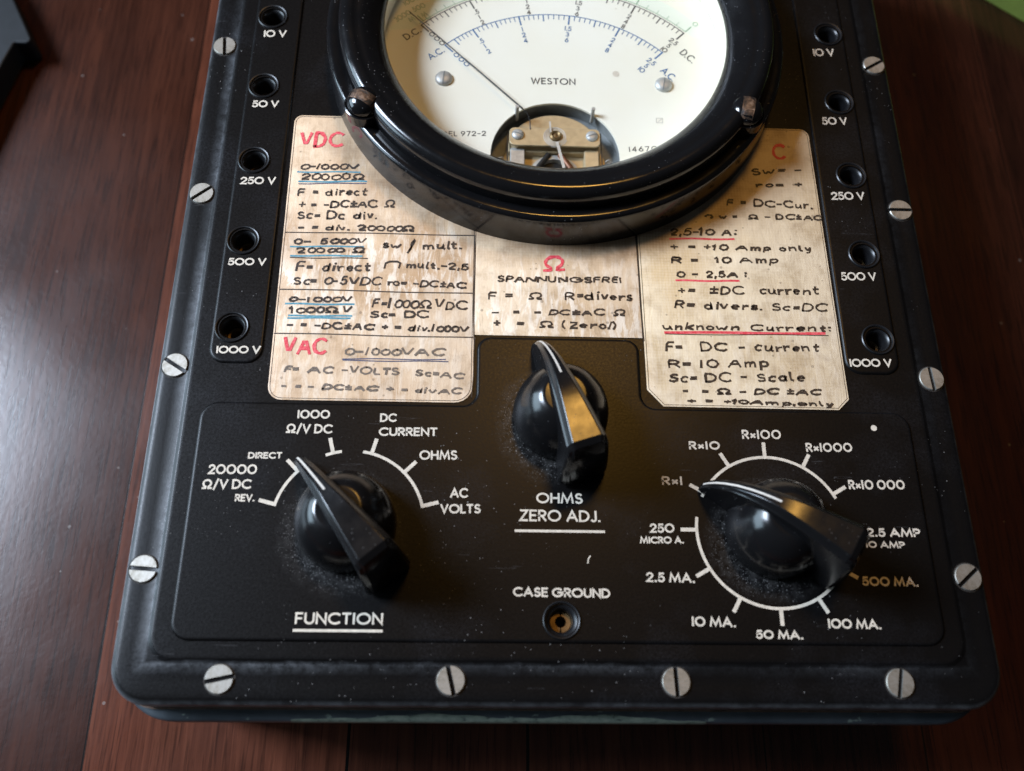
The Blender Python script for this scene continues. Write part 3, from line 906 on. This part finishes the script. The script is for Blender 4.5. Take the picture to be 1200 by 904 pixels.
# slotted screws round the flange
def screw_mesh():
    bm = bmesh.new()
    r, sl, z = 3.22, 0.50, 0.55
    def half(sg):
        a0 = math.asin(sl / r)
        pts = [(r * math.cos(a), sg * r * math.sin(a)) for a in [a0 + (math.pi - 2 * a0) * i / 20 for i in range(21)]]
        lo = [bm.verts.new((x * MM, y * MM, -0.9 * MM)) for x, y in pts]
        mid = [bm.verts.new((x * MM, y * MM, (z - 0.22) * MM)) for x, y in pts]
        top = [bm.verts.new((x * 0.94 * MM, (sg * sl + (y - sg * sl) * 0.94) * MM, z * MM)) for x, y in pts]
        for a, b in ((lo, mid), (mid, top)):
            bridge(bm, a, b, 0)
        bm.faces.new(top)
    half(1); half(-1)
    fl = [bm.verts.new((x * MM, y * MM, -0.15 * MM)) for x, y in circle(0, 0, r * 0.98, 28)]
    bm.faces.new(fl).material_index = 1
    # dark gap of the countersink round the head
    i0 = [bm.verts.new((x * MM, y * MM, 0.03 * MM)) for x, y in circle(0, 0, r * 0.99, 28)]
    i1 = [bm.verts.new((x * MM, y * MM, 0.03 * MM)) for x, y in circle(0, 0, r * 1.10, 28)]
    bridge(bm, i0, i1, 1)
    return bm
sy0, ss, sb = 123.9, 51.12, -53.6
spots = [(-97, sy0, 96), (-97, sy0 - ss, 40), (-97, sy0 - 2 * ss, -32), (-97, sy0 - 3 * ss, -4),
         (97, sy0, 32), (97, sy0 - ss, 0), (97, sy0 - 2 * ss, 93), (97, sy0 - 3 * ss, 40),
         (-76.7, sb, 12), (-25.4, sb, -76), (25.4, sb, -88), (76.7, sb, 77)]
proto = link("screw", screw_mesh(), ['screw', 'dirt'], meter_box, 35)
for i, (x, y, a) in enumerate(spots):
    o = proto if i == 0 else proto.copy()
    if i:
        COL.objects.link(o); o.parent = meter_box
    o.location = P(x, y, -1.2)
    o.rotation_euler = (0, 0, R(a))

# test lead sockets
def jack_mesh():
    bm = bmesh.new()
    rs = []
    for r, z in ((4.4, -0.05), (4.35, 0.28), (4.15, 0.45), (3.9, 0.35), (3.65, -0.15), (3.1, -0.5), (2.75, -0.9), (2.55, -1.8), (2.5, -8.0)):
        rs.append([bm.verts.new((x * MM, y * MM, z * MM)) for x, y in circle(0, 0, r, 40)])
    for i, (a, b) in enumerate(zip(rs, rs[1:])):
        bridge(bm, a, b, 0)
    return bm
def sleeve_mesh(r0, r1, top, cut):
    bm = bmesh.new()
    n = 36
    for half in (0, 1):
        a0 = 90 + cut + 180 * half
        angs = [R(a0 + (180 - 2 * cut) * i / n) for i in range(n + 1)]
        q = []
        for r, z in ((r1, -8), (r1, top), (r0, top), (r0, -8)):
            q.append([bm.verts.new((r * math.cos(a) * MM, r * math.sin(a) * MM, z * MM)) for a in angs])
        for a, b in zip(q, q[1:]):
            for i in range(n):
                bm.faces.new((a[i], a[i + 1], b[i + 1], b[i]))
        for e in (0, -1):
            bm.faces.new([w[e] for w in q])
    return bm
def floor_disc(r, z):
    bm = bmesh.new()
    bm.faces.new([bm.verts.new((x * MM, y * MM, z * MM)) for x, y in circle(0, 0, r, 24)])
    return bm
jp = link("jack", jack_mesh(), ['socket'], meter_box, 30)
sp = link("contact_sleeve", sleeve_mesh(1.7, 2.35, -5.4, 6), ['brass'], jp, 35)
hp = link("socket_floor", floor_disc(2.75, -7.9), ['hole'], jp)
for i, (x, y) in enumerate(jacks):
    o = jp
    if i:
        o = jp.copy(); COL.objects.link(o); o.parent = meter_box
        for ch in (sp, hp):
            c = ch.copy(); COL.objects.link(c); c.parent = o
    o.location = P(x, y, 0)
    o.rotation_euler = (0, 0, R(random.uniform(-30, 30)))
g = link("ground_jack", jack_mesh(), ['socket'], meter_box, 30)
g.location = P(GND[0], GND[1], 0); g.scale = (1.0, 1.0, 1)
link("contact_sleeve", sleeve_mesh(1.3, 2.4, -3.0, 5), ['brass'], g, 35)
link("socket_floor", floor_disc(2.75, -7.9), ['hole'], g)

# ------------------------------------------------------------------ bar knobs
def knob(name, c, ang, dusty=False):
    bm = bmesh.new()
    prof = [(11.3, 0.25), (11.75, 0.7), (11.8, 2.2), (11.55, 5.0), (10.9, 8.0), (9.8, 10.8), (8.3, 13.2), (6.7, 14.8), (5.6, 15.5), (5.0, 15.7), (4.7, 15.72), (0.01, 15.74)]
    lathe(bm, prof, 0, 0, 72, close_bottom=True)
    o = link(name, bm, 'knob', meter_box, 40)
    # the wedge shaped bar: (distance towards the tip, height, half width)
    st = [(20.0, 1.6, 0.75), (19.7, 3.0, 0.85), (19.0, 5.2, 0.95), (17.8, 7.9, 1.1), (16.0, 10.8, 1.25), (13.6, 13.6, 1.45), (10.6, 16.0, 1.75), (8.4, 17.3, 1.95), (6.2, 18.3, 2.18), (4.2, 19.0, 2.38), (2.4, 19.48, 2.58), (0.8, 19.82, 2.75), (-0.8, 20.08, 2.92), (-2.6, 20.28, 3.1), (-5.0, 20.46, 3.36), (-9.0, 20.70, 3.78), (-13.4, 20.92, 4.2)]
    bm = bmesh.new()
    rear = [(-14.9, 20.2, 4.36), (-15.9, 18.2, 4.55), (-16.6, 15.0, 4.8), (-17.2, 10.5, 5.15), (-17.6, 5.5, 5.5), (-17.7, 1.8, 5.7)]
    def section(u, z, w, back=0.0):
        w = w * (1.0 + 0.13 * min(1.0, w / 2.6))
        # half outline from the foot up to the flat ridge: side wall, small step, chamfer
        c = min(1.0, w / 2.6)
        lean = 1.0 - back
        half = [(w * 1.10 + 0.1, 0.5), (w * 1.0 + 0.05, z - 1.75 * c), (w - 0.40 * c, z - 1.35 * c), (w - 0.55 * c, z - 1.15 * c), (w - 1.05 * c, z - 0.28 * c), (w - 1.35 * c, z)]
        return [(-a, u, max(b, 0.5)) for a, b in half] + [(a, u, max(b, 0.5)) for a, b in reversed(half)]
    secs = [[bm.verts.new(P(*q)) for q in section(*s_)] for s_ in st]
    for a, b in zip(secs, secs[1:]):
        for i in range(len(a) - 1):
            bm.faces.new((a[i], a[i + 1], b[i + 1], b[i]))
        bm.faces.new((a[-1], a[0], b[0], b[-1]))
    bm.faces.new(secs[0])
    # the tail rolls over and down to a rounded foot
    last = secs[-1]
    ridge = last[1:-1]
    prev = ridge
    for u, z, w in rear:
        drop = z - rear[0][1]
        f = max(0.0, min(1.0, (20.9 - z) / 6.0))
        q = []
        for k, v in enumerate(ridge):
            x0 = v.co.x / MM; z0 = v.co.z / MM - LIFT
            sgn = -1 if x0 < 0 else 1
            n_ = len(ridge) // 2
            kk = k if k < n_ else len(ridge) - 1 - k
            x = sgn * (w * 1.10 * (1.0 - 0.10 * kk * (1 - 0.35 * f)) )
            uu = u + (0.0, 0.0, 0.0, 0.0, 0.0)[kk] + (1.5, 0.75, 0.5, 0.12, 0.0)[kk] * f
            q.append(bm.verts.new(P(x, uu, z - (20.92 - z0) * (1 - f))))
        for i in range(len(q) - 1):
            bm.faces.new((prev[i], prev[i + 1], q[i + 1], q[i]))
        if prev is not ridge:
            edge_l.append(q[0]); edge_r.append(q[-1])
        else:
            edge_l, edge_r = [ridge[0], q[0]], [ridge[-1], q[-1]]
        prev = q
    bm.faces.new([last[0]] + edge_l)
    bm.faces.new([last[-1]] + edge_r)
    bm.faces.new([last[0]] + prev + [last[-1]])
    bar = link("knob_bar", bm, 'knob', o, 24)
    bar.location = (0, 0, 0)
    bevel(bar, 0.16, 2, 22)
    # white line let into the ridge
    bm = bmesh.new()
    a, b = [], []
    w = 0.25
    for u, z, hw in st[1:10]:
        a.append(bm.verts.new(P(-w, u, z + 0.05))); b.append(bm.verts.new(P(w, u, z + 0.05)))
    for i in range(len(a) - 1):
        bm.faces.new((a[i], b[i], b[i + 1], a[i + 1]))
    link("pointer_line", bm, 'inlay', o, 60)
    for x in (o,):
        x.matrix_local = Matrix.Translation(Vector((c[0] * MM, c[1] * MM, 0))) @ Matrix.Rotation(R(-ang), 4, 'Z')
    return o
tag(knob("function_knob", FC, -40), "bar knob turned towards DIRECT")
tag(knob("zero_knob", OC, -18), "bar knob above the words OHMS ZERO ADJ.")
tag(knob("range_knob", RC, -58), "bar knob pointing to R×1")

# ------------------------------------------------------------------ handwritten paper cards
def card(name, loop, material, label):
    bm = bmesh.new()
    a, b = ring(bm, loop, -0.55), ring(bm, loop, -0.27)
    c = ring(bm, offset(loop, 0.1), -0.24)
    bridge(bm, a, b); bridge(bm, b, c)
    bm.faces.new(c)
    o = link(name, bm, material, meter_box, 40)
    tag(o, label)
    return o
def edge_line(loop, d, w, parent, material='ink_K'):
    bm = bmesh.new()
    q = offset(loop, d)
    ribbon(bm, q + [q[0]], w, -0.21)
    link("pen_border", bm, material, parent, normals=False, smooth=False)
INK = {k: 'ink_' + k for k in 'KGRTB'}
def inscribe(cardobj, lines, rules):
    for k, s, x0, y0, x1, y1, h in lines:
        bm = bmesh.new()
        if k == 'R':
            write(bm, s, x0, y0, x1, y1, h, 0.78, -0.19, hand=0.06, passes=2, gap=0.30)
        else:
            write(bm, s, x0, y0, x1, y1, h * 1.12, 0.55, -0.19, hand=0.155, gap=0.28, space=0.55)
        link("red_heading" if k == 'R' else "handwriting", bm, INK[k], cardobj, normals=False, smooth=False)
    for i, (k, x0, y0, x1, y1, w) in enumerate(rules):
        bm = bmesh.new()
        n = 9
        ln = math.hypot(x1 - x0, y1 - y0); nx, ny = -(y1 - y0) / ln, (x1 - x0) / ln
        ph = random.random() * 6
        pts = []
        for t in range(n + 1):
            e = 0.10 * math.sin(ph + t * 0.9) * (ln > 12)
            pts.append((x0 + (x1 - x0) * t / n + nx * e, y0 + (y1 - y0) * t / n + ny * e))
        ribbon(bm, pts, w * (1.35 if k in 'TR' else 1.0), -0.22 + (i % 4) * 0.004)
        link("ruled_line", bm, INK[k], cardobj, normals=False, smooth=False)
loop = round_poly([(-73.0, 12.6, 3.6), (-21.9, 12.6, 4.6), (-21.9, 80, 0), (-30, 99.2, 0), (-74.0, 99.2, 2.4)], 6)
cl = card("instruction_card", loop, 'paper_left', "stained paper card with red headings VDC and VAC")
edge_line(loop, 0.45, 0.16, cl)
inscribe(cl, LEFT_TEXT, LEFT_RULES)
loop = [(-21.8, 31.4)] + [(21.9, 31.4), (21.4, 72), (-21.8, 72)]
cc = card("instruction_card", loop, 'paper_centre', "paper card with a red ohm sign")
inscribe(cc, CENTRE_TEXT, CENTRE_RULES)
loop = round_poly([(22.4, 17, 0), (26.4, 12.5, 0), (71.2, 12.3, 0), (74.1, 15.2, 0), (73.6, 99.0, 2.6), (30, 99.2, 0), (22.0, 80, 0)], 6)
cr = card("instruction_card", loop, 'paper_right', "yellowed linen paper card headed with a red C")
edge_line(loop, 0.45, 0.14, cr)
inscribe(cr, RIGHT_TEXT, RIGHT_RULES)

# ------------------------------------------------------------------ the round meter
bm = bmesh.new()
rs = lathe(bm, [(66.0, -0.45), (66.0, 0.3), (65.75, 2.0), (65.45, 9.8), (65.2, 10.7), (64.6, 11.15), (63.9, 11.2), (62.6, 11.1), (61.9, 10.7), (58.2, 10.6), (58.0, -14.0), (0.01, -14.2)], MC[0], MC[1], 160)
rm = link("round_meter", bm, 'bakelite', meter_box, 38)
tag(rm, "round panel meter with cream dial behind glass")
bm = bmesh.new()
lathe(bm, [(61.55, 10.65), (61.55, 13.9), (61.3, 15.2), (60.6, 16.3), (59.5, 16.9), (58.2, 16.95), (57.2, 16.6), (56.5, 16.2), (55.6, 16.15), (54.4, 15.9), (52.0, 14.3), (50.2, 12.6), (49.35, 11.4), (49.0, 10.6), (49.1, 9.9), (51.0, 9.5), (57.5, 9.5)], MC[0], MC[1], 160)
link("bezel", bm, 'bakelite', rm, 34)
bm = bmesh.new()
lathe(bm, [(49.6, 9.4), (50.4, 0.6), (51.5, 0.35), (54, 0.35)], MC[0], MC[1], 128)
link("inner_ring", bm, 'dial', rm, 34)
bm = bmesh.new()
prism(bm, circle(MC[0], MC[1], 52.0, 96), 9.62, 10.3 - 0.3)
link("meter_glass", bm, 'glass', rm, 34)
# dial plate with the round cut-out that shows the movement
HC, HR = (0.0, 87.2), 18.3
bm = bmesh.new()
o_ = ring(bm, circle(MC[0], MC[1], 56.6, 128), 0.2)
hr = fill(bm, o_, [circle(HC[0], HC[1], HR, 72)], 0.2)
low = [bm.verts.new((v.co.x, v.co.y, v.co.z - 0.0007)) for v in hr[0]]
bridge(bm, hr[0], low)
dial = link("dial_plate", bm, 'dial', rm, 35)
bm = bmesh.new()
lathe(bm, [(HR + 0.6, -0.5), (HR + 0.6, -5.2), (HR - 1, -5.3), (0.01, -5.3)], HC[0], HC[1], 64)
link("movement_well", bm, 'recess', rm, 35)
bm = bmesh.new()
prism(bm, [(15.6 * math.cos(R(t)), 84.5 + 15.6 * math.sin(R(t))) for t in range(-100, 261, 8)][:-1], -5.2, -4.6)
bevel(link("back_plate", bm, 'brass_pale', rm, 35), 0.3, 2)
for s in (-1, 1):
    bm = bmesh.new()
    tube(bm, [(s * 15.4 + 0.9 * math.cos(R(40 * t)), 88.0 - t * 0.14, -2.6 + 0.9 * math.sin(R(40 * t))) for t in range(0, 80)], 0.16, 5)
    link("coil_spring", bm, 'steel', rm, 60)

bm = bmesh.new()
n = 72
ra = [bm.verts.new(P(62.8 * math.sin(R(-52 + 104 * i / n)), 92 + 62.8 * math.cos(R(-52 + 104 * i / n)), 0.215)) for i in range(n + 1)]
rb = [bm.verts.new(P(57.8 * math.sin(R(-47 + 94 * i / n)), 92 + 57.8 * math.cos(R(-47 + 94 * i / n)), 0.215)) for i in range(n + 1)]
for i in range(n):
    bm.faces.new((ra[i], rb[i], rb[i + 1], ra[i + 1]))
link("green_band", bm, 'dial_green', dial)
PV = (0.0, 92.0)
def pol(r, a):
    return (PV[0] + r * math.sin(R(a)), PV[1] + r * math.cos(R(a)))
def dscale(name, material, r, ticks, arcspan, labels, lr, dl, h=1.5, off=0.0):
    bm = bmesh.new()
    n = 60
    ribbon(bm, [pol(r, arcspan[0] + (arcspan[1] - arcspan[0]) * i / n) for i in range(n + 1)], 0.30, 0.23)
    for a, ln, w in ticks:
        ZSTEP[0] += 1
        ribbon(bm, [pol(r, a), pol(r - ln, a)], w, 0.24 + 0.003 * (ZSTEP[0] % 3))
    for a, ls in labels:
        for k, s in enumerate(ls):
            x, y = pol(lr - dl * k, a + off)
            small_text(bm, s, x, y, -a, h, 0.27, 0.25)
    return link(name, bm, material, dial, normals=False, smooth=False)
rows = [("0", "0", "0"), (".5", "1", "2"), ("1", "2", "4"), ("1.5", "3", "6"), ("2", "4", "8"), ("2.5", "5", "10")]
dca = lambda k: -44 + 88 * k / 50
AK = [(0, -43.8), (5, -39.5), (10, -31.2), (20, -12.9), (25, -3.7), (30, 6.2), (35, 16.2), (40, 25.6), (45, 35.2), (50, 44.4)]
def aca(k):
    for (k0, a0), (k1, a1) in zip(AK, AK[1:]):
        if k <= k1:
            return a0 + (a1 - a0) * (k - k0) / (k1 - k0)
    return AK[-1][1]
tk = lambda f, ks: [(f(k), 3.3 if k % 10 == 0 else (2.5 if k % 5 == 0 else 1.7), 0.46 if k % 10 == 0 else (0.36 if k % 5 == 0 else 0.25)) for k in ks]
dscale("direct_scale", 'print_black', 57.0, tk(dca, range(51)), (-44, 44), [(dca(10 * i), rows[i]) for i in range(6)], 52.2, 2.2)
dscale("alternating_scale", 'print_blue', 46.6, tk(aca, [0] + list(range(5, 51))), (-43.8, 44.4), [(aca(10 * i), rows[i]) for i in range(6)], 41.6, 2.2)
bm = bmesh.new()
n = 60
ribbon(bm, [pol(57.75, -44 + 88 * i / n) for i in range(n + 1)], 0.22, 0.232)
gt = [44, 40.4, 36.8, 33.3, 29.8, 26.4, 23, 19.7, 16.5, 13.4, 10.4, 7.5, 4.7, 2, -3, -8, -12, -16, -20, -24, -27.5, -31, -34, -37, -40, -42.5]
for i, a in enumerate(gt):
    ribbon(bm, [pol(57.8, a), pol(60.4 if i % 5 == 0 else 59.3, a)], 0.34 if i % 5 == 0 else 0.16, 0.237 + 0.002 * (i % 2))
for s, r, a, h in (("0", 62.2, 44.2, 1.6), ("5", 62.0, 26.5, 1.6), ("10", 62.0, 10.4, 1.6), ("20", 62.0, -8, 1.6)):
    x, y = pol(r, a); small_text(bm, s, x, y, -a, h, 0.2, 0.25)
for s, x, y, an, h, w in (("3000", -45.3, 136.3, 40, 1.7, 5.4), ("500", -40.6, 139.8, 33, 1.7, 3.9), ("M", -42.6, 135.2, 40, 1.6, 1.6), ("L", -37.9, 136.4, 36, 2.0, 1.2), ("M", -39.0, 137.2, 34, 1.5, 1.4), ("1000", -43, 142.5, 36, 1.6, 5.0)):
    small_text(bm, s, x, y, an, h, 0.2, 0.25, width=w)
link("ohm_scale", bm, 'print_green', dial, normals=False, smooth=False)
def dial_word(material, fn, *args, **kw):
    bm = bmesh.new()
    fn(bm, *args, **kw)
    link("dial_lettering", bm, material, dial, normals=False, smooth=False)
dial_word('print_black', write, "WESTON", -6.8, 112.2, 6.3, 112.25, 2.35, 0.36, 0.23, gap=0.30)
for s, x, y, an, h, w in (("D.C.", -42.2, 129.6, 38, 2.1, 5.2), ("D.C.", 40.3, 124.2, -47, 2.2, 4.9)):
    dial_word('print_black', small_text, s, x, y, an, h, 0.34, 0.25, width=w)
dial_word('print_black', write, "MODEL 972-2", -36.6, 92.6, -19.6, 93.4, 1.75, 0.26, 0.23, gap=0.34)
dial_word('print_black', write, "146704", 21.0, 89.2, 31.2, 89.9, 1.75, 0.24, 0.23, gap=0.42)
dial_word('print_blue', small_text, "A.C.", -34.9, 122.4, 38, 2.0, 0.33, 0.25, width=5.0)
dial_word('print_blue', small_text, "A.C.", 34.0, 117.2, -47, 2.1, 0.34, 0.25, width=4.8)
bm = bmesh.new()
for x, y, r in ((18.3, 116.8, 1.05),):
    rr = ring(bm, circle(x, y, r, 20), 0.26); bm.faces.new(rr)
tag(link("rivet", bm, 'letter', dial, smooth=False))
bm = bmesh.new()
ribbon(bm, [(29.4, 99.6), (31.2, 99.6), (31.2, 101.2), (29.4, 101.2), (29.4, 99.7)], 0.16, 0.23)
ribbon(bm, [(29.9, 100.0), (30.9, 100.9)], 0.16, 0.24)
link("inspection_stamp", bm, 'steel', dial, normals=False, smooth=False)
def dome_screw(name, x, y, z, r, h, ang, mats, parent, slot=0.28, n=36):
    bm = bmesh.new()
    lathe(bm, [(r, -0.3), (r, h * 0.25), (r * 0.93, h * 0.5), (r * 0.75, h * 0.78), (r * 0.45, h * 0.95), (0.01, h)], 0, 0, n)
    o = link(name, bm, mats[0], parent, 50)
    prof = [(0.0, h), (r * 0.45, h * 0.95), (r * 0.75, h * 0.78), (r * 0.93, h * 0.5), (r, h * 0.25), (r * 1.2, -0.3)]
    def top(d):
        for (d0, z0), (d1, z1) in zip(prof, prof[1:]):
            if d <= d1:
                return z0 + (z1 - z0) * (d - d0) / (d1 - d0)
        return -0.3
    bm = bmesh.new()
    q = []
    for k in range(13):
        u = -r * 0.97 + 2 * r * 0.97 * k / 12
        q.append([bm.verts.new(P(u, v, top(math.hypot(u, v)) + 0.10)) for v in (-slot, -slot / 3, slot / 3, slot)])
    for a, b in zip(q, q[1:]):
        for i in range(3):
            bm.faces.new((a[i], a[i + 1], b[i + 1], b[i]))
    link("slot", bm, mats[1], o, 50)
    o.matrix_local = Matrix.Translation(Vector((x * MM, y * MM, z * MM))) @ Matrix.Rotation(R(ang), 4, 'Z')
    return o
for x, y, a in ((-32.2, 113.1, 85), (32.2, 113.1, 80)):
    dome_screw("dial_screw", x, y, 0.3, 2.55, 1.25, a, ['steel', 'recess'], rm, 0.20)
for x, y, a in ((-52.4, 92.0, -28), (50.7, 92.6, 78)):
    k = dome_screw("bezel_screw", x, y, 14.0, 4.6, 3.9, a, ['bakelite', 'chipped'], rm, 1.7)
    bm = bmesh.new()
    lathe(bm, [(4.75, -3.0), (5.3, -3.0), (5.3, 0.35), (4.95, 0.55), (4.75, 0.2)], 0, 0, 40)
    link("screw_seat", bm, 'bakelite', k, 35)

# needle
bm = bmesh.new()
d = Vector((math.sin(R(-44.2)), math.cos(R(-44.2)), 0)); q0 = Vector((PV[0], PV[1], 0))
a = q0 + d * 13.5; a.z = 2.3; b = q0 + d * 61.8; b.z = 1.9
tube(bm, [a, (a + b) / 2], 0.24, 8)
tube(bm, [(a + b) / 2 - d * 0.05, b], 0.17, 8)
tube(bm, [a + Vector((-.1, .1, 0)), a + Vector((1.5, -1.2, -0.7)), a + Vector((2.3, -3.0, -2.0)), a + Vector((2.4, -5.2, -2.6))], 0.17, 8)
link("needle", bm, 'needle', rm, 50)

# the movement seen through the cut-out
bm = bmesh.new()
pts = [(13.5 * math.cos(R(t)), 91.0 + 12.6 * math.sin(R(t))) for t in range(12, 169, 6)]
prism(bm, pts + [(-13.2, 90.4), (13.2, 90.4)], -6.5, -2.6)
mv = link("movement", bm, 'brass_pale', rm, 35)
bevel(mv, 0.4, 2)
bm = bmesh.new()
prism(bm, rect(-13.0, 91.0, 13.0, 97.2, 1.6, 5), -1.0, -0.3)
bevel(link("bridge_bar", bm, 'brass_pale', mv, 35), 0.25, 2)
for s in (-1, 1):
    bm = bmesh.new()
    prism(bm, rect(s * 10.6 - 2.1, 70.5, s * 10.6 + 2.1, 91.4, 0.6, 3), -6.2, -2.0)
    bevel(link("pillar", bm, 'steel' if s < 0 else 'brass_pale', mv, 35), 0.4, 2)
    dome_screw("bridge_screw", s * 10.6, 94.5, -0.3, 1.75, 0.9, 20 * s, ['steel', 'recess'], rm, 0.16)
    bm = bmesh.new()
    tube(bm, [(s * 10.9, 101.4, -2.4), (s * 10.9, 101.6, 0.4), (s * 10.9, 101.8, 3.0)], 0.55, 10)
    link("stop_post", bm, 'steel', mv, 50)
    bm = bmesh.new()
    tube(bm, [(s * 13.4, 97.0, -2.0), (s * 13.6, 70.5, -1.6)], 0.16, 6)
    link("side_wire", bm, 'needle', mv, 50)
bm = bmesh.new()
lathe(bm, [(7.4, -6.0), (7.4, -3.2), (5.9, -3.0), (5.7, -6.0)], 0, 82.5, 48)
link("magnet_ring", bm, 'steel', mv, 40)
bm = bmesh.new()
lathe(bm, [(5.6, -6.1), (5.6, -4.4), (0.01, -4.2)], 0, 82.5, 48)
link("core", bm, 'hole', mv, 40)
for s in (-1, 1):
    bm = bmesh.new()
    tube(bm, [(s * 1.6, 90.0, -3.2), (s * 4.6, 85.6, -3.0), (s * 4.0, 77.0, -3.0)], 0.9, 8)
    link("coil", bm, 'copper' if s > 0 else 'hole', mv, 50)
# hairspring: flat spiral round the jewel
bm = bmesh.new()
tube(bm, [(0.1 + (1.6 + 0.075 * t * 0.35) * math.cos(R(t * 20)), 94.2 + (1.6 + 0.075 * t * 0.35) * math.sin(R(t * 20)), -0.3) for t in range(0, 72)], 0.14, 5)
link("hairspring", bm, 'inlay', mv, 60)
bm = bmesh.new()
lathe(bm, [(1.7, -1.0), (1.7, 0.2), (1.25, 0.6), (1.1, 0.5), (0.7, 0.1), (0.01, 0.3)], 0.2, 94.3, 32)
link("jewel_bearing", bm, 'brass', mv, 40)
bm = bmesh.new()
lathe(bm, [(3.3, -0.9), (3.3, -0.6), (2.6, -0.55), (2.6, -0.9)], 0.1, 94.0, 40)
link("spring_collar", bm, 'inlay', mv, 40)
bm = bmesh.new()
ribbon(bm, [(0.6, 91.8), (2.3, 83.6)], 0.85, 0.2)
ribbon(bm, [(-1.2, 95.5), (-1.4, 98.9)], 0.5, 0.21)
link("balance_arm", bm, 'inlay', mv, normals=False, smooth=False)

# ------------------------------------------------------------------ the other things on the table
bm = bmesh.new()
prism(bm, round_poly([(-290, 112, 3), (-199.5, 117, 3), (-191.8, 158.5, 3), (-189.8, 167.0, 0.8), (-183.0, 167.0, 1.8), (-194.5, 188, 4), (-216, 222, 4), (-216, 262, 4), (-290, 262, 4)], 5), -LIFT + 0.3, -50)
box = link("plastic_box", bm, 'grey_plastic', None, 40)
bevel(box, 1.2)
tag(box, "flat dark grey plastic box with a pointed corner beside the test meter", "box")

gr = empty("green_book", (0.1853, 0.2095, 0.0))
tag(gr, "small green covered book in the upper right corner", "book")
def slab(name, x0, y0, x1, y1, z0, z1, material, r=1.5):
    bm = bmesh.new()
    prism(bm, rect(x0, y0, x1, y1, r, 4), z0 - LIFT, z1 - LIFT)
    o = link(name, bm, material, gr, 40)
    return o
bevel(slab("cover", -70, 0, 70, 95, 10.4, 12.0, 'green_card'), 0.6)
bevel(slab("cover", -70, 0, 70, 95, 0.1, 1.5, 'green_card'), 0.6)
slab("page_block", -68, 1.6, 68, 93, 1.5, 10.4, 'letter', 0.6)
slab("spine", -70.8, -1.0, 70.8, 0.6, 0.3, 11.4, 'green_dark', 0.4)
gr.rotation_euler = (0, 0, R(-39))
